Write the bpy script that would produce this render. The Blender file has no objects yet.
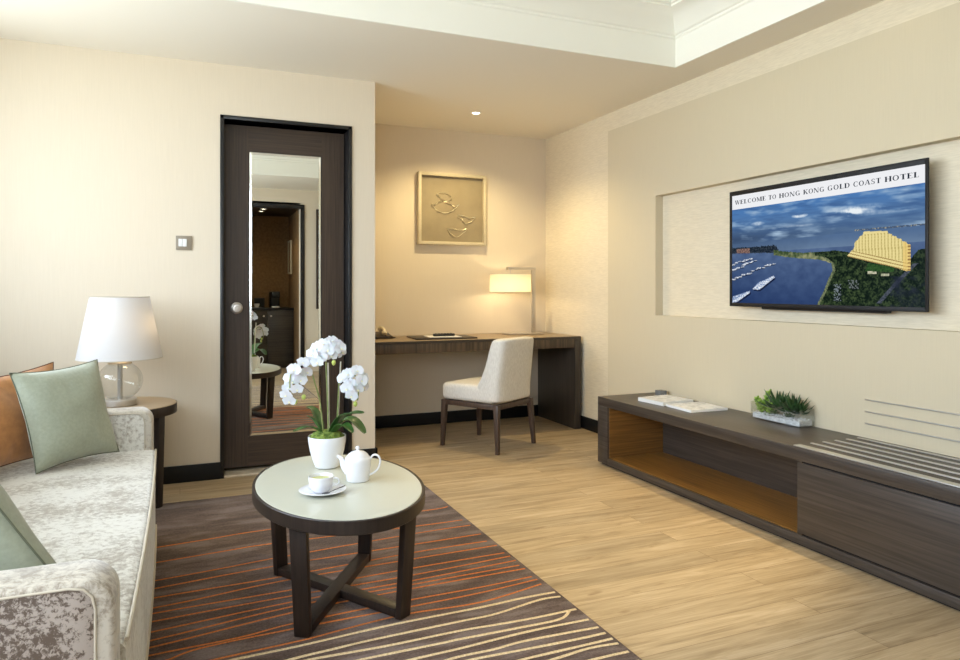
import bpy, bmesh, math, random
from mathutils import Vector, Matrix, Euler, noise
R = math.radians
PI = math.pi
scene = bpy.context.scene
COL = scene.collection
random.seed(7)

# ------------------------------------------------------------------ materials
def lin(c):
    return tuple(((x/12.92) if x <= .04045 else ((x+.055)/1.055)**2.4) for x in c[:3]) + (1.0,)
def rgb(r, g, b):
    return lin((r/255, g/255, b/255))
class NT:
    def __init__(s, name):
        s.m = bpy.data.materials.new(name); s.m.use_nodes = True
        s.t = s.m.node_tree; s.n = s.t.nodes; s.l = s.t.links
        s.b = s.n['Principled BSDF']
    def node(s, t, **kw):
        n = s.n.new(t)
        for k, v in kw.items():
            if k in n.inputs: n.inputs[k].default_value = v
            else: setattr(n, k, v)
        return n
    def link(s, a, b): s.l.new(a, b)
    def coords(s, scale=(1, 1, 1), rot=(0, 0, 0)):
        tc = s.node('ShaderNodeTexCoord'); mp = s.node('ShaderNodeMapping')
        mp.inputs['Scale'].default_value = scale; mp.inputs['Rotation'].default_value = rot
        s.link(tc.outputs['Object'], mp.inputs['Vector']); return mp.outputs['Vector']
    def noise(s, vec, scale, detail=4, rough=.55, dist=0):
        n = s.node('ShaderNodeTexNoise'); n.inputs['Scale'].default_value = scale
        n.inputs['Detail'].default_value = detail; n.inputs['Roughness'].default_value = rough
        n.inputs['Distortion'].default_value = dist
        s.link(vec, n.inputs['Vector']); return n.outputs['Fac']
    def ramp(s, fac, stops):
        r = s.node('ShaderNodeValToRGB'); cr = r.color_ramp
        while len(cr.elements) < len(stops): cr.elements.new(.5)
        for e, (p, c) in zip(cr.elements, stops): e.position = p; e.color = c
        s.link(fac, r.inputs['Fac']); return r.outputs['Color']
    def mix(s, fac, a, b, mode='MIX'):
        n = s.node('ShaderNodeMix', data_type='RGBA', blend_type=mode)
        for i, v in ((0, fac), (6, a), (7, b)):
            if hasattr(v, 'is_output'): s.link(v, n.inputs[i])
            else: n.inputs[i].default_value = v
        return n.outputs[2]
    def bump(s, h, strength=.3, dist=.002):
        n = s.node('ShaderNodeBump'); n.inputs['Strength'].default_value = strength
        n.inputs['Distance'].default_value = dist
        s.link(h, n.inputs['Height']); s.link(n.outputs['Normal'], s.b.inputs['Normal'])
    def col(s, c): s.link(c, s.b.inputs['Base Color'])

def mat(name, color, rough=.5, metal=0, spec=.5, **kw):
    t = NT(name); b = t.b
    b.inputs['Base Color'].default_value = color; b.inputs['Roughness'].default_value = rough
    b.inputs['Metallic'].default_value = metal; b.inputs['Specular IOR Level'].default_value = spec
    for k, v in kw.items(): b.inputs[k.replace('_', ' ')].default_value = v
    return t.m
def noisy(name, c1, c2, scale=30, stretch=(1, 1, 1), rough=.6, spec=.4, bump=.2, dist=.001, lo=.35, hi=.65, detail=4, **kw):
    t = NT(name); v = t.coords(stretch)
    f = t.noise(v, scale, detail)
    t.col(t.ramp(f, [(lo, c1), (hi, c2)])); t.bump(f, bump, dist)
    t.b.inputs['Roughness'].default_value = rough; t.b.inputs['Specular IOR Level'].default_value = spec
    for k, x in kw.items(): t.b.inputs[k.replace('_', ' ')].default_value = x
    return t.m
def emit(name, color, strength):
    m = bpy.data.materials.new(name); m.use_nodes = True; n = m.node_tree.nodes; n.clear()
    e = n.new('ShaderNodeEmission'); o = n.new('ShaderNodeOutputMaterial')
    e.inputs[0].default_value = color; e.inputs[1].default_value = strength
    m.node_tree.links.new(e.outputs[0], o.inputs[0]); return m

WALLC = (218, 205.5, 185)
def wallpaper(name, base, var, stretch, scale, bump=.12):
    t = NT(name); v = t.coords(stretch)
    f = t.noise(v, scale, 3, .6); g = t.noise(t.coords((1, 1, 1)), 260, 2)
    c = t.ramp(f, [(.3, rgb(*[x-var for x in base])), (.7, rgb(*[min(255, x+var) for x in base]))])
    t.col(t.mix(.12, c, g, 'MULTIPLY') if False else c)
    t.bump(f, bump, .0012); t.b.inputs['Roughness'].default_value = .75
    t.b.inputs['Specular IOR Level'].default_value = .25
    return t.m
M = {}
M['wall'] = wallpaper('vertical_thread_wallpaper', WALLC, 2, (60, 60, 1.2), 5, .06)
M['wall_silk'] = wallpaper('slubbed_silk_wallpaper', (221, 210, 187), 7, (1.2, 4, 45), 4, .22)
M['panelwall'] = wallpaper('panel_wallpaper', (206, 194, 168), 2, (60, 60, 1.0), 5)
M['ceil'] = mat('ceiling_paint', rgb(237, 232, 221), .85, spec=.2)
M['ceil_white'] = mat('ceiling_tray_paint', rgb(243, 242, 234), .8, spec=.2)
M['black'] = mat('black_lacquer_trim', rgb(22, 22, 24), .35)
M['black_matt'] = mat('black_baseboard_paint', rgb(17, 17, 18), .55, spec=.3)

def darkwood(name, c1, c2, axis, rough=.38, scale=7):
    st = {'x': (1.2, 60, 60), 'y': (60, 1.2, 60), 'z': (60, 60, 1.2)}[axis]
    t = NT(name); f = t.noise(t.coords(st), scale*.25, 5, .6, .3)
    t.col(t.ramp(f, [(.3, c1), (.7, c2)])); t.bump(f, .12, .0006)
    t.b.inputs['Roughness'].default_value = rough; t.b.inputs['Specular IOR Level'].default_value = .45
    return t.m
W1, W2 = rgb(44, 38, 33), rgb(74, 66, 58)
M['dw_x'] = darkwood('dark_ash_veneer_x', W1, W2, 'x')
M['dw_y'] = darkwood('dark_ash_veneer_y', W1, W2, 'y')
M['dw_z'] = darkwood('dark_ash_veneer_z', W1, W2, 'z')
M['console_y'] = darkwood('console_veneer', rgb(48, 41, 36), rgb(76, 67, 60), 'y')
M['console_z'] = darkwood('console_veneer_end', rgb(72, 60, 50), rgb(112, 97, 84), 'y')
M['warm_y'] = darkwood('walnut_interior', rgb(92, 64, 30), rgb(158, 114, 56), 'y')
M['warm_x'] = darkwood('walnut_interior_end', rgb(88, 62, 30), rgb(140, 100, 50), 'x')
M['door_z'] = darkwood('door_veneer', rgb(44, 33, 25), rgb(76, 60, 47), 'z', .45, 8)
M['door_x'] = darkwood('door_rail_veneer', rgb(44, 33, 25), rgb(76, 60, 47), 'x', .45, 8)
M['desk_top'] = darkwood('desk_top_veneer', rgb(120, 100, 76), rgb(152, 130, 100), 'x', .3)
M['apron'] = darkwood('zebrano_apron', rgb(44, 35, 27), rgb(100, 82, 63), 'z', .4, 3)
M['table_wood'] = darkwood('walnut_stained_legs', rgb(30, 22, 18), rgb(48, 37, 31), 'z', .42)
M['sidetop'] = darkwood('side_table_top', rgb(156, 134, 106), rgb(182, 160, 130), 'x', .35)
M['chairwood'] = darkwood('chair_leg_wood', rgb(62, 48, 40), rgb(88, 70, 60), 'z', .4)

# oak floor: staggered boards running along X
def floor_mat():
    t = NT('oak_floorboards'); v = t.coords((1, 1, 1))
    br = t.node('ShaderNodeTexBrick'); br.offset = .37; br.offset_frequency = 2; br.squash = 1
    for k, x in (('Scale', 1.0), ('Mortar Size', .0009), ('Mortar Smooth', .1), ('Bias', 0), ('Brick Width', 1.25), ('Row Height', .127)):
        br.inputs[k].default_value = x
    br.inputs['Color1'].default_value = (0, 0, 0, 1); br.inputs['Color2'].default_value = (1, 1, 1, 1)
    br.inputs['Mortar'].default_value = (.35, .35, .35, 1)
    t.link(v, br.inputs['Vector'])
    # per board offset for the grain
    sc = t.node('ShaderNodeVectorMath', operation='SCALE'); sc.inputs['Scale'].default_value = 13.0
    t.link(br.outputs['Color'], sc.inputs[0])
    ad = t.node('ShaderNodeVectorMath', operation='ADD'); t.link(v, ad.inputs[0]); t.link(sc.outputs[0], ad.inputs[1])
    mp = t.node('ShaderNodeMapping'); mp.inputs['Scale'].default_value = (1.3, 13, 1); t.link(ad.outputs[0], mp.inputs['Vector'])
    grain = t.noise(mp.outputs[0], 1.6, 6, .62, .9)
    mp2 = t.node('ShaderNodeMapping'); mp2.inputs['Scale'].default_value = (3, 90, 1); t.link(ad.outputs[0], mp2.inputs['Vector'])
    fine = t.noise(mp2.outputs[0], 2.2, 3, .6)
    base = t.ramp(grain, [(.28, rgb(126, 105, 78)), (.44, rgb(166, 144, 112)), (.58, rgb(184, 162, 130)), (.75, rgb(206, 187, 158))])
    c = t.mix(.2, base, t.ramp(fine, [(.3, rgb(140, 110, 75)), (.7, rgb(228, 205, 168))]))
    tone = t.ramp(br.outputs['Color'], [(0, (.86, .86, .86, 1)), (1, (1.06, 1.05, 1.03, 1))])
    c = t.mix(1.0, c, tone, 'MULTIPLY')
    kn = t.noise(t.coords((5, 16, 1)), 1.5, 2, .5)
    c = t.mix(t.ramp(kn, [(.67, (0, 0, 0, 1)), (.80, (.8, .8, .8, 1))]), c, rgb(128, 98, 66))
    c = t.mix(br.outputs['Fac'], c, rgb(118, 92, 62))
    t.col(c); t.bump(fine, .06, .0006)
    t.b.inputs['Roughness'].default_value = .42; t.b.inputs['Specular IOR Level'].default_value = .4
    return t.m
M['floor'] = floor_mat()

def rug_mat():
    t = NT('rug_pile'); f = t.noise(t.coords((1.2, 4.5, 1)), 2.2, 5, .6, .2)
    g = t.noise(t.coords((1, 1, 1)), 130, 3, .7)
    c = t.ramp(f, [(.36, rgb(52, 38, 30)), (.46, rgb(76, 58, 48)), (.53, rgb(98, 82, 75)), (.62, rgb(124, 111, 108))])
    c = t.mix(.35, c, t.ramp(g, [(.3, rgb(52, 38, 34)), (.7, rgb(134, 114, 104))]))
    t.col(c); t.bump(g, .6, .004); t.b.inputs['Roughness'].default_value = .95
    t.b.inputs['Specular IOR Level'].default_value = .1
    t.b.inputs['Sheen Weight'].default_value = .1; t.b.inputs['Sheen Roughness'].default_value = .5
    return t.m
M['rug'] = rug_mat()
M['rug_orange'] = noisy('orange_pile', rgb(176, 98, 48), rgb(204, 128, 74), 160, rough=.95, spec=.1)
M['rug_cream'] = noisy('cream_pile', rgb(190, 165, 128), rgb(224, 204, 168), 160, rough=.95, spec=.1)

def velvet(name, light, dark, lo, hi, fs=55):
    t = NT(name); v = t.coords((1, 1, 1))
    big = t.noise(v, 6, 3, .5); fine = t.noise(v, fs, 6, .75, .35)
    s = t.node('ShaderNodeMath', operation='ADD'); mu = t.node('ShaderNodeMath', operation='MULTIPLY'); mu.inputs[1].default_value = .55
    t.link(big, mu.inputs[0]); t.link(mu.outputs[0], s.inputs[0]); t.link(fine, s.inputs[1])
    t.col(t.ramp(s.outputs[0], [(lo, light), (hi, dark)])); t.bump(fine, .15, .001)
    t.b.inputs['Roughness'].default_value = .55; t.b.inputs['Specular IOR Level'].default_value = .3
    t.b.inputs['Sheen Weight'].default_value = .6; t.b.inputs['Sheen Roughness'].default_value = .35
    return t.m
M['velvet'] = velvet('crushed_velvet', rgb(214, 211, 203), rgb(158, 149, 136), .72, .90)
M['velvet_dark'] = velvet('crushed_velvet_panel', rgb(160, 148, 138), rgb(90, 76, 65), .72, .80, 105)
M['velvet_arm'] = velvet('crushed_velvet_arm', rgb(190, 182, 168), rgb(136, 124, 110), .72, .92)
M['piping'] = mat('velvet_piping', rgb(190, 180, 162), .5)
M['green'] = noisy('sage_green_cotton', rgb(144, 149, 130), rgb(152, 157, 138), 90, rough=.6, bump=.1, Sheen_Weight=.3)
M['green_dark'] = mat('dark_green_cord', rgb(98, 102, 84), .8)
M['orange'] = noisy('rust_orange_velvet', rgb(158, 104, 54), rgb(182, 124, 68), 25, rough=.5, bump=.15, Sheen_Weight=.5)
M['orange_cord'] = mat('rust_cord', rgb(90, 48, 26), .8)
M['linen'] = noisy('cream_linen', rgb(210, 205, 196), rgb(225, 221, 213), 120, (1, 1, .35), rough=.85, spec=.2, bump=.4, dist=.0012)
M['china'] = mat('white_glazed_china', rgb(218, 219, 224), .15, Coat_Weight=.3)
M['pot'] = mat('white_ceramic_pot', rgb(220, 221, 226), .3)
M['tea'] = mat('green_tea', rgb(176, 176, 96), .05)
M['steel'] = mat('brushed_steel', rgb(206, 204, 200), .32, .75)
M['nickel'] = mat('satin_nickel', rgb(204, 197, 188), .35, .85)
M['champagne'] = mat('champagne_metal', rgb(226, 205, 172), .3, 1)
M['mirror'] = mat('mirror_silvering', rgb(236, 238, 234), .0, 1)
M['mirror_bevel'] = mat('polished_mirror_edge', rgb(240, 242, 240), .12, 1)
M['tabletop'] = mat('back_painted_glass_top', rgb(190, 190, 176), .25, spec=.4)
def glass(name, tint=(.97, .98, .98, 1), ior=1.45, fac=None):
    # thin clear glass: light passes, surface glints
    m = bpy.data.materials.new(name); m.use_nodes = True; t = m.node_tree; n = t.nodes; n.clear()
    o = n.new('ShaderNodeOutputMaterial'); mx = n.new('ShaderNodeMixShader'); tr = n.new('ShaderNodeBsdfTransparent')
    gl = n.new('ShaderNodeBsdfGlossy'); lw = n.new('ShaderNodeLayerWeight'); fr = n.new('ShaderNodeMapRange')
    tr.inputs[0].default_value = tint; gl.inputs['Roughness'].default_value = .03; lw.inputs[0].default_value = .18
    fr.inputs['To Min'].default_value = .03; fr.inputs['To Max'].default_value = .75
    t.links.new(lw.outputs['Facing'], fr.inputs['Value']); t.links.new(fr.outputs[0], mx.inputs[0]); t.links.new(tr.outputs[0], mx.inputs[1]); t.links.new(gl.outputs[0], mx.inputs[2])
    t.links.new(mx.outputs[0], o.inputs[0]); return m
M['glass'] = glass('clear_thin_glass')
M['glass_globe'] = glass('clear_globe_glass', (.93, .94, .93, 1), 1.5)
def shade(name, c, trans=.5):
    m = bpy.data.materials.new(name); m.use_nodes = True; t = m.node_tree; n = t.nodes; n.clear()
    o = n.new('ShaderNodeOutputMaterial'); mx = n.new('ShaderNodeMixShader'); d = n.new('ShaderNodeBsdfDiffuse'); tl = n.new('ShaderNodeBsdfTranslucent')
    d.inputs[0].default_value = c; tl.inputs[0].default_value = c; mx.inputs[0].default_value = trans
    t.links.new(d.outputs[0], mx.inputs[1]); t.links.new(tl.outputs[0], mx.inputs[2]); t.links.new(mx.outputs[0], o.inputs[0]); return m
M['shade'] = shade('white_linen_shade', rgb(214, 213, 213), .3)
M['deskshade'] = shade('cream_linen_drum_shade', rgb(240, 230, 206), .45)
M['leaf'] = noisy('orchid_leaf', rgb(36, 70, 30), rgb(66, 104, 48), 12, rough=.35, bump=.05)
M['petal'] = mat('white_orchid_petal', rgb(216, 216, 221), .5, spec=.3, Subsurface_Weight=.15)
M['lip'] = mat('orchid_lip_cream', rgb(238, 232, 190), .5)
M['bud'] = mat('green_orchid_bud', rgb(178, 190, 96), .45)
M['stem'] = noisy('orchid_stem', rgb(112, 126, 70), rgb(150, 156, 104), 30, rough=.5)
M['stake'] = mat('pale_cane_stake', rgb(206, 202, 184), .6)
M['moss'] = noisy('green_moss', rgb(70, 96, 34), rgb(140, 158, 74), 80, rough=.95, bump=1, dist=.01)
M['succ_light'] = noisy('light_succulent', rgb(104, 146, 48), rgb(156, 186, 82), 20, rough=.4)
M['succ_dark'] = noisy('dark_agave', rgb(28, 52, 28), rgb(62, 92, 50), 16, rough=.38)
M['pebble'] = noisy('white_pebbles', rgb(214, 214, 216), rgb(244, 244, 246), 60, rough=.7)
M['paper'] = mat('white_paper', rgb(238, 238, 236), .6)
M['mag_print'] = noisy('grey_cover_print', rgb(206, 207, 210), rgb(236, 236, 238), 30, rough=.35, lo=.42, hi=.55, bump=0)
M['leather'] = mat('dark_brown_leather', rgb(48, 38, 32), .45)
M['dark_plastic'] = mat('black_plastic', rgb(20, 20, 22), .3)
M['tvframe'] = mat('charcoal_tv_bezel', rgb(26, 26, 28), .5, spec=.3)
M['cream_plastic'] = mat('cream_plastic', rgb(216, 204, 178), .4)
M['frame_wood'] = noisy('pale_gilt_frame', rgb(190, 178, 150), rgb(206, 194, 166), 40, (1, 1, 20), rough=.4)
M['art_back'] = noisy('bronze_silk_mount', rgb(140, 127, 102), rgb(152, 139, 112), 5, rough=.5, bump=.1)
M['wire'] = mat('silver_wire', rgb(196, 186, 160), .4, .6)
M['threshold'] = noisy('beige_marble', rgb(196, 180, 156), rgb(220, 206, 184), 14, rough=.3, bump=0)
M['lamp_glow'] = emit('downlight_lens', (1.0, .86, .66, 1), 14)
M['bulb_glow'] = emit('warm_bulb', (1.0, .80, .52, 1), 3)
M['brown_paper'] = noisy('brown_wallpaper', rgb(120, 92, 58), rgb(138, 108, 72), 30, rough=.7)
M['winframe'] = mat('white_window_frame', rgb(225, 225, 222), .5)
M['ink'] = emit('navy_screen_lettering', rgb(34, 44, 58), 1.0)

# ------------------------------------------------------------------ mesh helpers
def world_of(o):
    m = o.matrix_basis.copy()
    while o.parent:
        o = o.parent; m = o.matrix_basis @ m
    return m
def obj(name, bm, mats, parent=None, smooth=35, recalc=True):
    """Link one mesh object. Geometry is given in world coordinates and moved into the parent's space."""
    if recalc: bmesh.ops.recalc_face_normals(bm, faces=bm.faces)
    me = bpy.data.meshes.new(name)
    if parent is not None: bm.transform(world_of(parent).inverted())
    bm.to_mesh(me); bm.free()
    for m in (mats if isinstance(mats, (list, tuple)) else [mats]): me.materials.append(M[m] if isinstance(m, str) else m)
    if smooth:
        me.shade_smooth(); me.set_sharp_from_angle(angle=R(smooth))
    o = bpy.data.objects.new(name, me); COL.objects.link(o)
    if parent is not None: o.parent = parent
    return o
def tag(o, label=None, cat=None, group=None, kind=None):
    if label: o['label'] = label
    if cat: o['category'] = cat
    if group: o['group'] = group
    if kind: o['kind'] = kind
    return o
def thing(name, label, cat, loc=(0, 0, 0), rz=0, group=None, kind=None):
    o = bpy.data.objects.new(name, None); o.empty_display_size = .05; COL.objects.link(o)
    o.location = loc; o.rotation_euler = (0, 0, rz)
    return tag(o, label, cat, group, kind)
def struct(name, bm, m, smooth=35):
    return tag(obj(name, bm, m, None, smooth), kind='structure')
def base_origin(o):
    """Put a single-mesh thing's origin at its base."""
    me = o.data; xs = [v.co for v in me.vertices]
    c = Vector(((min(v.x for v in xs)+max(v.x for v in xs))/2, (min(v.y for v in xs)+max(v.y for v in xs))/2, min(v.z for v in xs)))
    me.transform(Matrix.Translation(-c)); o.location = c; return o
def new(): return bmesh.new()
def bevel(bm, w, seg=2, edges=None):
    bmesh.ops.bevel(bm, geom=list(edges or bm.edges), offset=w, segments=seg, profile=.5, affect='EDGES')
def box(x0, x1, y0, y1, z0, z1, bev=0, seg=2, bm=None, mi=0, xf=None):
    b = new(); bmesh.ops.create_cube(b, size=1)
    for v in b.verts: v.co = Vector(((x0+x1)/2+v.co.x*(x1-x0), (y0+y1)/2+v.co.y*(y1-y0), (z0+z1)/2+v.co.z*(z1-z0)))
    if bev: bevel(b, bev, seg)
    if xf is not None: b.transform(xf)
    for f in b.faces: f.material_index = mi
    return merge(bm, b) if bm is not None else b
def merge(a, b):
    me = bpy.data.meshes.new('t'); b.to_mesh(me); b.free(); a.from_mesh(me); bpy.data.meshes.remove(me); return a
def lathe(prof, c=(0, 0, 0), n=40, sx=1, sy=1, cap=True, bm=None, mi=0, xf=None):
    b = new(); rings = []
    for r, z in prof:
        rings.append([b.verts.new((c[0]+sx*r*math.cos(2*PI*i/n), c[1]+sy*r*math.sin(2*PI*i/n), c[2]+z)) for i in range(n)])
    for p, q in zip(rings, rings[1:]):
        for i in range(n):
            b.faces.new((p[i], p[(i+1) % n], q[(i+1) % n], q[i])).material_index = mi
    if cap:
        for ring in (rings[0], rings[-1]): b.faces.new(ring).material_index = mi
    if xf is not None: b.transform(xf)
    return merge(bm, b) if bm is not None else b
def tube(pts, r, n=10, bm=None, closed=False, mi=0, flat=1.0):
    pts = [Vector(p) for p in pts]; b = new(); rings = []; N = len(pts)
    rs = r if isinstance(r, (list, tuple)) else [r]*N
    up = None
    for i, p in enumerate(pts):
        if closed: d = pts[(i+1) % N]-pts[i-1]
        else: d = pts[min(i+1, N-1)]-pts[max(i-1, 0)]
        d.normalize()
        if up is None:
            up = Vector((0, 0, 1)) if abs(d.z) < .9 else Vector((1, 0, 0))
        s = d.cross(up); s.normalize(); u = s.cross(d); up = u
        rings.append([b.verts.new(p+s*(rs[i]*math.cos(2*PI*k/n))+u*(rs[i]*flat*math.sin(2*PI*k/n))) for k in range(n)])
    prs = list(zip(rings, rings[1:])) + ([(rings[-1], rings[0])] if closed else [])
    for p, q in prs:
        for k in range(n): b.faces.new((p[k], p[(k+1) % n], q[(k+1) % n], q[k]))
    if not closed:
        b.faces.new(rings[0]); b.faces.new(rings[-1])
    for f in b.faces: f.material_index = mi
    return merge(bm, b) if bm is not None else b
def smoothpath(pts, n=6):
    P = [Vector(p) for p in pts]; out = []
    for i in range(len(P)-1):
        a, b, c, d = P[max(i-1, 0)], P[i], P[i+1], P[min(i+2, len(P)-1)]
        for k in range(n):
            t = k/n
            out.append(.5*((2*b)+(c-a)*t+(2*a-5*b+4*c-d)*t*t+(3*b-a-3*c+d)*t**3))
    out.append(P[-1]); return out
def prism(poly, y0, y1, axis='y', bm=None, mi=0, bev=0):
    """Extrude a 2-D outline. axis y: outline in (x,z); x: (y,z); z: (x,y)."""
    b = new()
    def P(a, c, d): return {'y': (a, d, c), 'x': (d, a, c), 'z': (a, c, d)}[axis]
    A = [b.verts.new(P(p[0], p[1], y0)) for p in poly]; B = [b.verts.new(P(p[0], p[1], y1)) for p in poly]
    b.faces.new(A); b.faces.new(B[::-1]); n = len(poly)
    for i in range(n): b.faces.new((A[i], A[(i+1) % n], B[(i+1) % n], B[i]))
    bmesh.ops.recalc_face_normals(b, faces=b.faces)
    if bev: bevel(b, bev, 2)
    for f in b.faces: f.material_index = mi
    return merge(bm, b) if bm is not None else b
def quadbox(corners_lo, corners_hi, bm=None, bev=0):
    """Hexahedron from four lower and four upper points."""
    b = new(); A = [b.verts.new(p) for p in corners_lo]; B = [b.verts.new(p) for p in corners_hi]
    b.faces.new(A[::-1]); b.faces.new(B)
    for i in range(4): b.faces.new((A[i], A[(i+1) % 4], B[(i+1) % 4], B[i]))
    bmesh.ops.recalc_face_normals(b, faces=b.faces)
    if bev: bevel(b, bev, 2)
    return merge(bm, b) if bm is not None else b
def wallrect(outer, holes, fixed, t, axis):
    """Wall slab with rectangular holes. outer/holes = (a0,a1,z0,z1); axis is the wall's normal axis; slab from fixed to fixed+t."""
    As = sorted({outer[0], outer[1]} | {h[0] for h in holes} | {h[1] for h in holes})
    Zs = sorted({outer[2], outer[3]} | {h[2] for h in holes} | {h[3] for h in holes})
    b = new()
    for a0, a1 in zip(As, As[1:]):
        for z0, z1 in zip(Zs, Zs[1:]):
            ca, cz = (a0+a1)/2, (z0+z1)/2
            if any(h[0] < ca < h[1] and h[2] < cz < h[3] for h in holes): continue
            lo, hi = sorted((fixed, fixed+t))
            if axis == 'y': box(a0, a1, lo, hi, z0, z1, bm=b)
            else: box(lo, hi, a0, a1, z0, z1, bm=b)
    bmesh.ops.remove_doubles(b, verts=b.verts, dist=1e-5)
    # drop the inner faces left between neighbouring blocks
    seen = {}
    for f in b.faces:
        k = tuple(round(x, 4) for x in f.calc_center_median()); seen.setdefault(k, []).append(f)
    dead = [f for fs in seen.values() if len(fs) > 1 for f in fs]
    bmesh.ops.delete(b, geom=dead, context='FACES')
    return b

# ------------------------------------------------------------------ room shell
YB, YA, XR, XC, ZC = 4.436, 5.54, 2.99, 1.154, 2.45
XL, YF, XF0 = -1.30, -.60, .56
ZT = 2.80
struct('floor', box(XL-.2, 3.2, -2.2, 5.75, -.1, 0), 'floor')
# back wall with the door opening, then the desk alcove
DX0, DX1, DZ = .238, .983, 2.128
struct('wall_back', wallrect((XL-.15, XC, 0, ZT), [(DX0, DX1, -.001, DZ)], YB, .165, 'y'), 'wall')
struct('wall_alcove_side', box(XC-.14, XC, YB+.166, YA+.12, 0, ZT), 'wall')
struct('wall_alcove_back', box(XC, XR+.12, YA, YA+.12, 0, ZT), 'wall')
struct('door_light_block', box(.0, XC-.141, YB+.40, YB+.44, 0, ZT), 'black_matt')  # unseen dark slab added behind the door, stops sky light leaking through
struct('door_light_block_side', box(-.04, .0, YB+.1655, YB+.44, 0, ZT), 'black_matt')  # side piece of the added light blocker
struct('wall_right', box(XR, XR+.12, YF-.12, YA, 0, ZT), 'wall_silk')
struct('wall_left', wallrect((YF, YB, 0, ZT), [(-.4, 4.0, .98, 2.30)], XL, -.15, 'x'), 'wall')
# wall behind and to the right of the camera, with the minibar niche seen in the mirror
NX0, NX1, NZ = .72, 1.456, 2.20
struct('wall_front', wallrect((XL-.15, XR, 0, ZT), [(NX0, NX1, -.001, NZ), (-1.1, -.10, .9, 2.30)], YF, -.12, 'y'), 'wall')
struct('wall_niche', (lambda b: (box(NX0-.1, NX0, -1.77, YF-.12, 0, NZ+.1, bm=b), box(NX1, NX1+.1, -1.77, YF-.12, 0, NZ+.1, bm=b),
       box(NX0-.1, NX1+.1, -1.87, -1.77, 0, NZ+.1, bm=b), b)[-1])(new()), 'brown_paper')
struct('ceiling_niche', box(NX0, NX1, -1.77, YF, NZ-.0005, NZ+.08), 'black')
w = thing('fill_window', None, None, (-.6, YF, .9), kind='structure')  # unseen window added behind the camera for fill daylight
b = new()
for x in (-1.1, -.625, -.15): box(x, x+.05, YF-.10, YF-.05, .9, 2.3, .004, bm=b)
for z in (.9, 2.25): box(-1.1, -.10, YF-.10, YF-.05, z, z+.05, .004, bm=b)
obj('window_frame', b, 'winframe', w)
obj('pane', box(-1.06, -.14, YF-.08, YF-.075, .94, 2.26), 'glass', w)
# ceiling: lowered soffit all round and the raised tray
TX0, TX1, TY0, TY1 = -.55, 2.747, .55, 3.445
b = new()
box(XL-.15, 3.1, TY1, YA+.12, ZC, ZT+.1, bm=b); box(XL-.15, 3.1, YF-.12, TY0, ZC, ZT+.1, bm=b)
box(XL-.15, TX0, TY0, TY1, ZC, ZT+.1, bm=b); box(TX1, 3.1, TY0, TY1, ZC, ZT+.1, bm=b)
struct('ceiling', b, 'ceil')
struct('ceiling_tray', box(TX0, TX1, TY0, TY1, ZT+.02, ZT+.08), 'ceil_white')
def tray_ring(prof):
    """Moulding ring swept round the tray; prof = (inset, z) outline."""
    b = new(); rings = []
    for ins, z in prof:
        rings.append([b.verts.new(p) for p in ((TX0+ins, TY0+ins, z), (TX1-ins, TY0+ins, z), (TX1-ins, TY1-ins, z), (TX0+ins, TY1-ins, z))])
    for p, q in zip(rings, rings[1:]+rings[:1]):
        for i in range(4): b.faces.new((p[i], p[(i+1) % 4], q[(i+1) % 4], q[i]))
    return b
struct('trim_1', tray_ring([(0, 2.4495), (0.012, 2.4495), (.012, 2.615), (.02, 2.622), (.02, 2.634), (.032, 2.640), (.05, 2.664),
       (.085, 2.70), (.13, 2.724), (.165, 2.732), (.165, 2.744), (.178, 2.75), (.178, 2.764), (.21, 2.772), (.21, 2.819), (0, 2.819)]), 'ceil_white', 25)
# feature panel with the TV niche on the right wall
XP = 2.93
b = wallrect((YF, 4.453, 0, 2.293), [(1.15, 3.884, .944, 1.744)], XP, XR-XP, 'x')
struct('wall_right_panel', b, 'panelwall')
# baseboards
struct('baseboard_back', (lambda b: (box(XL, .219, YB-.014, YB, 0, .098, .003, bm=b), box(1.003, XC+.014, YB-.014, YB, 0, .098, .003, bm=b), b)[-1])(new()), 'black_matt')
struct('baseboard_alcove', (lambda b: (box(XC, XR, YA-.014, YA, 0, .098, .003, bm=b), box(XC, XC+.014, YB-.014, YA-.014, 0, .098, .003, bm=b), b)[-1])(new()), 'black_matt')
struct('baseboard_right', box(XR-.014, XR, 4.454, YA-.014, 0, .098, .003), 'black_matt')
struct('baseboard_left', box(XL, XL+.014, YF, YB-.014, 0, .098, .003), 'black_matt')
# window behind the sofa
w = thing('window_1', None, None, (XL, 1.8, .98), kind='structure')
b = new()
for y in (-.4, 1.05, 2.50, 3.95): box(XL-.10, XL-.05, y, y+.05, .98, 2.30, .004, bm=b)
for z in (.98, 2.25): box(XL-.10, XL-.05, -.4, 4.0, z, z+.05, .004, bm=b)
obj('window_frame', b, 'winframe', w)
obj('pane', box(XL-.08, XL-.075, -.37, 3.97, 1.0, 2.28), 'glass', w)
obj('window_sill', box(XL-.15, XL+.03, -.42, 4.02, .955, .98, .004), 'winframe', w)

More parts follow.
